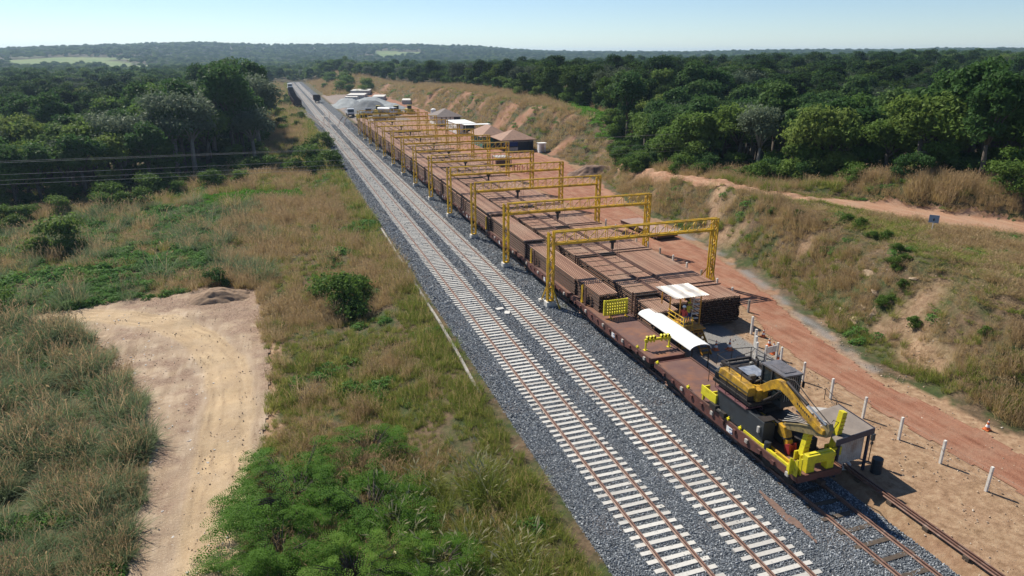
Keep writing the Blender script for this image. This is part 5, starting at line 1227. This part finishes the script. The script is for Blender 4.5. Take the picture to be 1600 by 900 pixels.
proto['lime'] = plant('leafy_weed', npmesh('limeweed', *merge(leaves(120, dome(.6, .6, .35), .08, 12), blades(40, .4, .2, .55, .03, .5, 13)), G_LIME), 66.0, 140.0, 'bright lime-green weed on the ridge behind the huts', 'weed')

t_ = plant('grass_tussock', proto['green'].data, 22.75, 53.05, 'small green grass tuft in the ballast at the nearest gantry foot', 'grass tussock'); t_.scale = (.9, .9, .5)
def field_points(x0, x1, y0, y1, s, dens=None):
    x, y = jit(x0, x1, y0, y1, s); z = H(x, y); k = inview(x, y, z)
    if dens is not None: k &= dens(x, y)
    return x[k], y[k], z[k]
def clear(x, y):
    """where nothing grows"""
    blk = dirt_mask(x, y, -.1) | upper_mask(x, y, -.2)
    b = baseX(y)
    blk |= (x > 11.15) & (x < np.where(y > 395, 27.5, b + .5))
    bare = (x > b) & (x < b + 10) & (y < 130)
    f = fbm(x / 4, y / 4, 3, 14) + .45 * np.exp(-((x - 45) ** 2 / 10 + (y - 39) ** 2 / 22))
    blk |= bare & (f > .42) & (rng.uniform(0, 1, np.shape(x)) > .22)
    blk |= (x > b) & (x < b + 9) & (y > 130) & (fbm(x / 5 + y / 9, y / 6, 4, 15) > .15) & (rng.uniform(0, 1, np.shape(x)) > .25)
    return blk
def lime_zone(x, y):
    c = np.interp(y, [110, 125, 150, 180, 210], [63, 66, 70, 76, 82])
    z1 = (abs(x - c) < 2.8 + 1.5 * fbm(x / 6, y / 6, 2, 61)) & (y > 112) & (y < 205)
    z2 = (x > -13) & (x < 3) & (y > 118 + 3 * fbm(x / 4, y / 4, 2, 5)) & (y < 127)
    return z1 | z2
XS, YS, ZS = [], [], []; SC = []
for (x0, x1, y0, y1, s, sc) in ((-30, 11.3, 14, 45, .36, .9), (-60, 11.3, 45, 75, .5, 1.05), (-80, 11.3, 75, 130, .72, 1.3), (-60, 11.3, 130, 260, 1.1, 1.7), (-20, 11.3, 260, 600, 2.2, 2.2),
                                (37, 75, 10, 60, .48, 1.0), (75, 120, 10, 60, .8, 1.3), (42, 75, 60, 112, .62, 1.15), (75, 110, 60, 112, 1.0, 1.4), (52, 100, 112, 330, 1.15, 1.6), (27, 110, 330, 620, 2.0, 2.2)):
    x, y, z = field_points(x0, x1, y0, y1, s); k = ~clear(x, y); x, y, z = x[k], y[k], z[k]
    k = ~((x < -12) & (y > 150)) & ~(x > fpt(y) + 6); k &= (fbm(x / .9, y / .9, 2, 77) > -.28) | (x > 9) | (y > 130); k &= (fbm(x / 1.7, y / 1.7, 2, 79) > -.22) | (x > -7) | (y > 70)
    x, y, z = x[k], y[k], z[k]; XS.append(x); YS.append(y); ZS.append(z); SC.append(np.full(x.size, sc))
x, y, z, sc = map(np.concatenate, (XS, YS, ZS, SC))
u = rng.uniform(0, 1, x.size); f1 = fbm(x / 3.2, y / 3.2, 3, 201); f2 = fbm(x / 8, y / 8, 3, 203)
b = baseX(y)
dry = np.full(x.size, .5)
L_ = x < 11.4
dry = np.where(L_ & (y > 56) & (x > -9), .80, dry); dry = np.where(L_ & (x < -6) & (y < 66), .42, dry); dry = np.where(L_ & (y > 56) & (x <= -9), .36, dry)
dry = np.where(L_ & (y <= 56) & (x > -3), .50, dry); dry = np.where(L_ & (y > 120), .45, dry)
dry = np.where(~L_, .88, dry); dry = np.where(~L_ & (x > 60) & (y < 60), .85, dry); dry = np.where((~L_) & (x > b + 7) & (x < b + 14) & (y < 75), .38, dry); dry = np.where((~L_) & (x < b + 2.2) & (y < 80), .5, dry); dry = np.where((~L_) & (x > b) & (x < b + 12) & (y < 34), .5, dry)
p = dry + .55 * f1 + .45 * f2 + (u - .5) * .75
T = np.where(p > .62, np.where(u > .4, 1, 0), 2)                     # 0 dry 1 pink 2 green
T = np.where(L_ & (x > 8.6) & (u > .45), 2, T)
greyz = L_ & (x < -7.0) & (y < 70); T = np.where(greyz & (p < .95), np.where(u > .86, 1, 3), T)
T = np.where(greyz & (f1 < -.22) & (u < .8), 5, T)
plz = L_ & (x > 3.2) & (x < 9.0) & (y < 32) & (f2 > -.25); T = np.where(plz & (u > .55), 4, T)
T = np.where(L_ & (x < -6) & (y > 70) & (y < 122) & (p < .50), 5, T)
T = np.where(L_ & (x < -2) & (y > 66) & (y < 125) & (T != 5) & (u > .62) & (f1 < .1), 3, T)
T = np.where(lime_zone(x, y), 6, T)
T = np.where((T == 2) & (f1 < -.35) & (u < .5), 5, T)
print('grass points', x.size, [int((T == k).sum()) for k in range(7)])
for k, (nm, key) in enumerate((('dry_grass', 'dry'), ('seeding_grass', 'pink'), ('green_grass', 'green'), ('tall_grass', 'grey'), ('plume_grass', 'plume'), ('ground_weeds', 'weed'), ('bright_grass', 'lime'))):
    s_ = T == k; n = int(s_.sum())
    lowf = np.where((~L_[s_]) & (x[s_] > b[s_] + 5) & (x[s_] < 68 - (y[s_] - 44) * .52) & (y[s_] < 75), .38, 1.0)
    if not n: continue
    P = np.stack([x[s_], y[s_], z[s_] - .04], 1); rot = np.stack([rng.normal(0, .12, n), rng.normal(0, .12, n), rng.uniform(0, 6.28, n)], 1)
    sv = sc[s_] * rng.uniform(.55, 1.3, n) * (1 + .35 * f2[s_] + (.6 if k != 3 else 1.1) * fbm(x[s_] / 1.7, y[s_] / 1.7, 2, 79)); S3 = np.stack([sv * 1.1, sv * 1.1, sv * rng.uniform(.8, 1.15, n) * np.where(sc[s_] > 1.3, .7, 1) * lowf], 1)
    scatter(nm, [proto[key]], P, rot, S3, np.zeros(n))
# loose ballast stones
def stone(seed):
    bm = bmesh.new(); bmesh.ops.create_icosphere(bm, subdivisions=1, radius=1); q = random.Random(seed)
    for v in bm.verts: v.co = Vector((v.co.x * q.uniform(.75, 1.2), v.co.y * q.uniform(.75, 1.2), v.co.z * q.uniform(.6, 1)))
    me = bpy.data.meshes.new('stone'); bm.to_mesh(me); bm.free(); me.materials.append(STONE); return me
ps = []
for k, (sx_, sy_, lb) in enumerate(((12.0, 25.0, 'left edge of the ballast, near the camera'), (17.2, 22.0, 'between the two open tracks, near the camera'), (21.6, 20.0, 'right of the second open track, near the camera'))):
    o = link('ballast_stone', stone(k)); o.location = (sx_, sy_, -.17); o.scale = (.06, .06, .06); tag(o, 'single grey ballast stone at the ' + lb if k == 0 else 'single grey ballast stone ' + lb, 'stone'); ps.append(o)
P = []
for (x0, x1, y0, y1, s) in ((11.0, 26.6, 14, 34, .085), (11.0, 26.6, 34, 56, .125), (11, 26.6, 56, 90, .2), (11, 26.6, 90, 150, .34), (11, 26.6, 150, 240, .6)):
    a, b_ = jit(x0, x1, y0, y1, s); a2 = a - np.round((a - 15.07) / 1e9); zz_ = ballz(a, b_)
    k = ballm(a, b_) & inview(a, b_, zz_); on = (abs(a - 15.07) < 1.42) | (abs(a - 19.22) < 1.42); m_ = np.mod(b_ - 12, .565); sl = on & ((m_ < .14) | (m_ > .425)); k &= ~(sl & (rng.uniform(0, 1, a.size) > .06))
    P.append(np.stack([a[k], b_[k], zz_[k] + rng.uniform(0, .02, k.sum()), np.full(k.sum(), {.085: 1, .125: 1.35, .2: 1.9, .34: 2.4, .6: 3.2}[s])], 1))
P = np.concatenate(P); n = len(P); sv = rng.uniform(.03, .062, n) * P[:, 3]
scatter('loose_ballast', ps, P[:, :3], rng.uniform(0, 6.28, (n, 3)), np.stack([sv, sv, sv * .8], 1), rng.integers(0, 3, n))
print('stones', n)

def clod_mat():
    m, t, b_ = nodes('soil_clod'); oi = N(t, 'ShaderNodeObjectInfo')
    c = ramp(t, oi.outputs['Random'], [(0, (.30, .21, .14)), (.55, (.40, .30, .21)), (.85, (.50, .40, .30)), (1, (.62, .56, .48))]); t.links.new(c, b_.inputs['Base Color']); b_.inputs['Roughness'].default_value = .95; return m
CLOD = clod_mat(); cl = []
for k, (x_, y_, lb) in enumerate(((-6.5, 40.0, 'small clod of tan soil lying in the middle of the tan track'), (31.0, 22.0, 'small clod of soil on the pale ground inside the wire fence'))):
    me = stone(30 + k); me.materials.clear(); me.materials.append(CLOD); o = link('soil_clod', me); o.location = (x_, y_, float(H(x_, y_)) + .04); o.scale = (.05, .05, .04); tag(o, lb, 'clod'); cl.append(o)
P = []
for (x0, x1, y0, y1, s, mk) in ((-44, -1, 20, 75, .26, dirt_mask), (26.9, 42, 8, 60, .24, lambda x, y: (x < baseX(y) + .3) & ~(road_mask(x, y) & (rng.uniform(0, 1, np.shape(x)) > .25)) & ~((x < 36) & (y > 42))), (38, 52, 30, 112, .3, lambda x, y: (x > baseX(y)) & (x < baseX(y) + 8))):
    a, b_ = jit(x0, x1, y0, y1, s); k = mk(a, b_) & (fbm(a / 1.5, b_ / 1.5, 3, 33) + rng.normal(0, .25, a.size) > .12); a, b_ = a[k], b_[k]; z_ = H(a, b_); k = inview(a, b_, z_); P.append(np.stack([a[k], b_[k], z_[k] + .03], 1))
P = np.concatenate(P); n = len(P); sv = rng.uniform(0, 1, n) ** 5 * .065 + .012; print('clods', n)
scatter('soil_clods', cl, P, rng.uniform(0, 6.28, (n, 3)), np.stack([sv, sv, sv * .7], 1), rng.integers(0, 2, n))

# trees
def crown(name, rx, rz, zc, nl, leaf, mat, seed, lobes=16, low=.1, asp=.5):
    q = np.random.default_rng(seed); C = []
    for i in range(lobes):
        a = q.uniform(0, 6.28); rr_ = math.sqrt(q.uniform(0, 1)) * .72; zz = q.uniform(-low, .75); k = math.sqrt(max(.1, 1 - zz * zz)); C.append((math.cos(a) * rr_ * rx * k, math.sin(a) * rr_ * rx * k, zc + zz * rz, q.uniform(.18, .46) * rx))
    C = np.array(C)
    def f(n, q):
        i = q.integers(0, lobes, n); d = q.normal(0, 1, (n, 3)); d[:, 2] = d[:, 2] * .8 + .25; d /= np.linalg.norm(d, axis=1)[:, None]
        r = C[i, 3:4] * (q.uniform(.5, 1.22, (n, 1))); w_ = 1 + .25 * np.sin(d[:, :1] * 9 + i[:, None]) * np.cos(d[:, 1:2] * 8)
        return C[i, :3] + d * r * w_ * np.array([1, 1, .72]), d
    return leaves(nl, f, leaf, seed + 1, .35, asp), C
def trunkmesh(C, h, r, seed, mat):
    q = random.Random(seed); mb = MB(); cz = min(c[2] for c in C); hz = max(h * .35, cz * .75)
    mb.tube([(0, 0, -1), (q.uniform(-.1, .1), q.uniform(-.1, .1), hz * .5), (q.uniform(-.3, .3), q.uniform(-.3, .3), hz)], [r * 1.25, r, r * .75], 7)
    for c in sorted(C, key=lambda c: c[2])[:9]:
        m_ = (c[0] * .45, c[1] * .45, hz + (c[2] - hz) * .6); mb.tube([(0, 0, hz * .9), m_, (c[0], c[1], c[2])], [r * .5, r * .32, r * .12], 5)
    return mb.mesh('trunk', mat, True)
KINDS = []
def kind(label, rx, rz, zc, nl, leaf, mat, seed, lobes=16, bark=BARK, low=.1):
    (V, F), C = crown(label, rx, rz, zc, nl, leaf, mat, seed, lobes, low); KINDS.append((npmesh('crown', V, F, mat), trunkmesh(C, zc, .16 + rx * .035, seed, bark), label, zc + rz))
kind('dark dense broad-crowned tree', 4.2, 3.6, 6.5, 6500, .26, T_DARK, 21, 18)
kind('tall dark uneven-crowned tree', 3.6, 4.6, 7.5, 6500, .25, T_DARK, 31, 20, low=.4)
kind('mid green spreading tree', 4.6, 3.0, 6.0, 6000, .24, T_MID, 41, 18)
kind('mid green rounded bushy tree', 3.4, 3.2, 4.6, 5000, .22, T_MID, 51, 14, low=.5)
kind('silvery grey-green tree', 4.0, 3.2, 6.2, 4200, .20, T_PALE, 61, 20, BARKP)
kind('small dark understorey tree', 2.6, 2.4, 3.2, 3500, .20, T_DARK, 71, 10, low=.7)
def in_forest(x, y):
    r_ = (x > fpt(y) + 2.5 * fbm(x / 9, y / 9, 2, 301)) & (y < 620)
    xl = np.interp(y, [118, 128, 150, 165, 200, 260, 330, 450, 560], [-60, -44, -16, -5, -3, -7, -13, -26, -38])
    l_ = (x < xl + 3 * fbm(x / 9, y / 9, 2, 303)) & (y > 118 + np.clip(-x - 44, 0, 60) * -.3) & (y < 620)
    far = (y >= 600) & (np.hypot(x, y) < 5200)
    far &= ~((abs(x - 17) < 12) & (y < 640))
    farr = far | ((y >= 520) & ((x > 50) | (x < -30))) | ((y >= 590) & (abs(x - 17) > 9))
    m = (r_ | l_ | farr) & ~pasture(x, y)
    return m
cand = []
for (r0, r1, s, big) in ((60, 170, 4.5, 1.0), (170, 330, 5.3, 1.05), (330, 620, 7.2, 1.12), (620, 1100, 9.5, 1.25), (1100, 2200, 14, 1.5), (2200, 4200, 24, 2.0)):
    lim = r1 + 10; x, y = jit(-lim, lim * 1.05, 20, lim, s); r = np.hypot(x, y); k = (r >= r0) & (r < r1) & in_forest(x, y); x, y = x[k], y[k]; z = H(x, y)
    k = inview(x, y, z, .04, .04) | inview(x, y, z + 10, .04, .04); x, y, z = x[k], y[k], z[k]
    cand.append(np.stack([x, y, z, np.full(x.size, big)], 1))
xu, yu = jit(-120, 130, 50, 330, 3.0); k = in_forest(xu, yu) & ~(in_forest(xu + 9, yu) & in_forest(xu - 9, yu) & in_forest(xu, yu - 12)); xu, yu = xu[k], yu[k]; zu = H(xu, yu); k = inview(xu, yu, zu); under = np.stack([xu[k], yu[k], zu[k] - .6], 1); print('under', len(under))
cand = np.concatenate(cand); D = np.hypot(cand[:, 0], cand[:, 1])
f3 = fbm(cand[:, 0] / 35, cand[:, 1] / 35, 3, 401); uu = rng.uniform(0, 1, len(cand))
kd = np.where(uu < .22, 0, np.where(uu < .40, 1, np.where(uu < .62, 2, np.where(uu < .80, 3, np.where(uu < .93, 4, 5)))))
kd = np.where((f3 > .25) & (uu > .45), 2, kd)
sc = cand[:, 3] * rng.uniform(.75, 1.2, len(cand))
left = cand[:, 0] < 10
sc = np.where(left & (D < 300), sc * np.interp(cand[:, 0], [-90, -40, -20], [1.0, 1.15, 1.4]), sc); sc = np.where(~left & (D < 600), sc * .92, sc)
o_ = np.argsort(D / sc); ind = o_[:292]; rst = o_[292:]
print('trees', len(cand), 'range individual to', D[ind].max())
def place_tree(i, cx_, cy_, cz_, k, s, rz, label, grp):
    r_ = empty('forest_tree', (cx_, cy_, cz_ - .2), rz, label, 'tree', grp); r_.scale = (s, s, s * rnd.uniform(.9, 1.12))
    link('trunk', KINDS[k][1], r_); return r_, link('crown', KINDS[k][0], r_)
SRC = {}
cnt = {}; ind = sorted(ind, key=lambda i: math.atan2(cand[i, 0], cand[i, 1]))
for i in ind:
    x_, y_, z_, _ = cand[i]; k = int(kd[i]); side = 'left' if x_ < 10 else 'right'; a = math.degrees(math.atan2(x_, y_))
    near = 'at the edge of the' if (D[i] < 135 and side == 'left') or (side == 'right' and x_ < float(fpt(y_)) + 8) else 'inside the'
    key = (k, near, side); cnt[key] = cnt.get(key, 0) + 1; lb = '%s %s forest %s of the tracks' % (KINDS[k][2], near, side)
    if near.startswith('at') and cnt[key] <= 40: lb = '%s at the %s forest edge, %s such tree from the left' % (KINDS[k][2], side, NUM[cnt[key] - 1])
    r_, c_ = place_tree(i, x_, y_, z_, k, float(sc[i]), rnd.uniform(0, 6.28), lb, 'forest trees %s of the tracks' % side)
    if k not in SRC: SRC[k] = (c_, r_.children[0])
for k in range(6):
    if k not in SRC:
        r_, c_ = place_tree(0, 70 + k, 66, float(H(70 + k, 66)), k, 1, 0, KINDS[k][2] + ' at the edge of the forest right of the tracks', 'forest trees right of the tracks'); SRC[k] = (c_, r_.children[0])
n = len(rst); P = cand[rst, :3].copy(); P[:, 2] -= .3 * 1; S1 = sc[rst]; S3 = np.stack([S1, S1, S1 / cand[rst, 3] ** .9], 1)
rotz = np.stack([np.zeros(n), np.zeros(n), rng.uniform(0, 6.28, n)], 1)
scatter('distant_forest', [SRC[k][0] for k in range(6)], P, rotz, S3, kd[rst])
m_ = D[rst] < 420
scatter('distant_forest_trunks', [SRC[k][1] for k in range(6)], P[m_], rotz[m_], S3[m_], kd[rst][m_])

nu = len(under); su = rng.uniform(.5, .95, nu)
scatter('understorey', [SRC[5][0], SRC[3][0]], under - np.array([0, 0, 1.0]), np.stack([np.zeros(nu), np.zeros(nu), rng.uniform(0, 6.28, nu)], 1), np.stack([su, su, su * .9], 1), rng.integers(0, 2, nu))
# shrubs
def shrub_mesh(name, rx, rz, nl, leaf, mat, seed, lobes=12):
    (V, F), C = crown(name, rx, rz, rz * .55, nl, leaf, mat, seed, lobes, .5); return npmesh('foliage', V, F, mat), trunkmesh(C, rz * .3, .06, seed, BARK)
SH = [shrub_mesh('a', 1.9, 1.3, 3800, .09, T_MID, 81), shrub_mesh('b', 1.5, 1.1, 3000, .09, T_BRIGHT, 91), shrub_mesh('c', 1.7, 1.5, 3400, .09, T_DARK, 101)]
def shrub(x, y, k, s, label, grp=None, nm='shrub'):
    r_ = empty(nm, (x, y, float(H(x, y)) - .1), rnd.uniform(0, 6.28), label, 'shrub', grp); r_.scale = (s, s, s)
    link('foliage', SH[k][0], r_); link('stems', SH[k][1], r_); return r_
shrub(4.4, 62.0, 0, 1.9, 'large dark green shrub alone in the dry grass left of the drain'); shrub(6.2, 64.5, 0, 1.25, 'smaller green shrub behind the large lone shrub'); shrub(2.2, 66, 1, 1.0, 'light green shrub at the left of the large lone shrub')
shrub(9.0, 142, 1, 2.3, 'yellow-green bush at the ballast edge by the left forest'); shrub(5.5, 146, 0, 2.6, 'brownish green bush beside the yellow-green one'); shrub(10, 176, 1, 2.2, 'bright green bush on the left slope halfway up the line')
shrub(-7.5, 73.5, 2, .9, 'small dark bush above the dug soil mound'); shrub(-27, 96, 0, 2.3, 'wide green bush before the left forest'); shrub(-35, 92, 2, 2.2, 'dark bush at the far left edge'); shrub(-30, 72, 2, 2.0, 'very dark bush left of the tan track bend'); shrub(-26.5, 70, 0, 1.4, 'green bush at the left end of the tan track')
for k, y in enumerate(sorted((rnd.uniform(48, 122) for _ in range(40)), reverse=True)):
    x = float(fpt(y)) - rnd.uniform(-1, 4)
    shrub(x, y, rnd.choice((0, 1, 1, 2)), rnd.uniform(.8, 1.6), 'green shrub along the right forest edge, %s counting away from the huts' % NUM[k], 'shrubs along the right forest edge')
for k, x in enumerate(sorted(rnd.uniform(-52, 2) for _ in range(34))):
    y = float(np.interp(x, [-60, -44, -16, -5, 3], [114, 122, 146, 152, 150])) - rnd.uniform(1, 15)
    shrub(x, y, rnd.choice((0, 1, 1)), rnd.uniform(.9, 2.0), 'green scrub bush before the left forest, %s from the left' % NUM[k], 'scrub bushes before the left forest')
for k, y in enumerate(sorted(rnd.uniform(140, 420) for _ in range(26))):
    x = rnd.uniform(2, 9.5) - (y - 140) * .01
    shrub(x, y, rnd.choice((0, 1, 1)), rnd.uniform(.7, 1.6), 'green shrub on the grassy slope left of the far tracks, %s from the near end' % NUM[k], 'shrubs on the slope left of the far tracks')
for k, y in enumerate(sorted(rnd.uniform(385, 600) for _ in range(34))):
    x = rnd.uniform(30, 56); shrub(x, y, rnd.choice((0, 0, 1, 2)), rnd.uniform(1.3, 3.2), 'far green bush on the rise right of the distant tracks, %s from the near end' % NUM[k], 'bushes on the distant rise')
for k, y in enumerate(sorted(rnd.uniform(26, 62) for _ in range(18))):
    x = float(baseX(y)) + rnd.uniform(1.5, 8)
    shrub(x, y, 1, rnd.uniform(.3, .55), 'small yellow-green bush on the right cut slope, %s from the near end' % NUM[k], 'small bushes on the cut slope')
# feathery bushes near the camera
def feather_mesh(seed, R_, n_spray, h):
    q = np.random.default_rng(seed); V = []; F = []; br = MB()
    for i in range(n_spray):
        a = q.uniform(0, 6.28); t = q.uniform(.15, 1) ** .6; lob = .62 + .38 * math.sin(a * 3 + seed) * math.cos(a * 2 + seed * 2) + .22 * math.sin(a * 7 + seed); lob2 = .72 + .28 * math.sin(a * 4 + t * 5 + seed); base = np.array([math.cos(a) * R_ * t * lob * 1.15, math.sin(a) * R_ * t * lob * 1.15, h * lob2 * (1 - .7 * t ** 2) * q.uniform(.3, 1.08)])
        d = a + q.normal(0, .6); L = q.uniform(.45, .95); dr = np.array([math.cos(d), math.sin(d), q.uniform(-.15, .35)]); dr /= np.linalg.norm(dr); side = np.cross(dr, [0, 0, 1]); side /= np.linalg.norm(side); upv = np.cross(side, dr)
        for j in range(9):                                # pinnae
            tj = (j + 1) / 9; c = base + dr * L * tj - np.array([0, 0, .22 * L * tj ** 2])
            for s in (-1, 1):
                ln = L * .42 * math.sin(math.pi * (.15 + .8 * tj)) + .05; pd = side * s * .85 + dr * .5; pd /= np.linalg.norm(pd); e = c + pd * ln - upv * ln * .15; w_ = np.cross(pd, upv) * .028
                for m in range(3):
                    p0 = c + (e - c) * (m / 3 + .04); p1 = c + (e - c) * ((m + 1) / 3 - .03); w2 = w_ * (1.0 if m < 2 else .7) + upv * q.normal(0, .012)
                    b = len(V); V += [p0, (p0 + p1) / 2 - w2, p1, (p0 + p1) / 2 + w2]; F.append((b, b + 1, b + 2, b + 3))
        if i % 5 == 0: br.tube([(0, 0, 0), tuple(base * .5 + np.array([0, 0, h * .15])), tuple(base)], [.05, .03, .01], 4)
    return npmesh('foliage', V, F, T_FEATH), br.mesh('branches', BARK)
FM = [feather_mesh(5, 3.2, 620, 2.7), feather_mesh(6, 2.4, 420, 2.1)]
for (x, y, k, s, lb) in ((-.9, 32.6, 0, 1.3, 'largest feathery green bush at the bottom, leaning over the tan track'), (-1.9, 28.2, 0, 1.05, 'feathery green bush at the bottom edge beside the tan track'), (2.6, 30.0, 1, 1.35, 'feathery bush right of the largest one, beside the plume grass'), (1.2, 26.0, 0, 1.1, 'feathery bush cut by the bottom edge of the view'), (3.4, 36.4, 1, 1.1, 'small feathery bush behind the largest one'), (5.2, 25.6, 1, 1.0, 'feathery bush at the bottom right among pale plumes')):
    r_ = empty('feathery_bush', (x, y, float(H(x, y)) - .1), rnd.uniform(0, 6), lb, 'bush'); r_.scale = (s, s, s); link('foliage', FM[k][0], r_); link('branches', FM[k][1], r_)

# ------------------------------------------------------------------ haze
mb = MB(); mb.box(-5600, 7000, -300, 7000, -12, 75); 
hm = bpy.data.materials.new('haze'); hm.use_nodes = True; ht = hm.node_tree; ht.nodes.remove(ht.nodes['Principled BSDF']); pv = ht.nodes.new('ShaderNodeVolumePrincipled')
pv.inputs['Color'].default_value = (.55, .76, 1.0, 1); pv.inputs['Density'].default_value = HAZE; pv.inputs['Anisotropy'].default_value = .3
ht.links.new(pv.outputs[0], ht.nodes['Material Output'].inputs['Volume'])
hz = mb.build('haze', hm); tag(hz, kind='stuff')
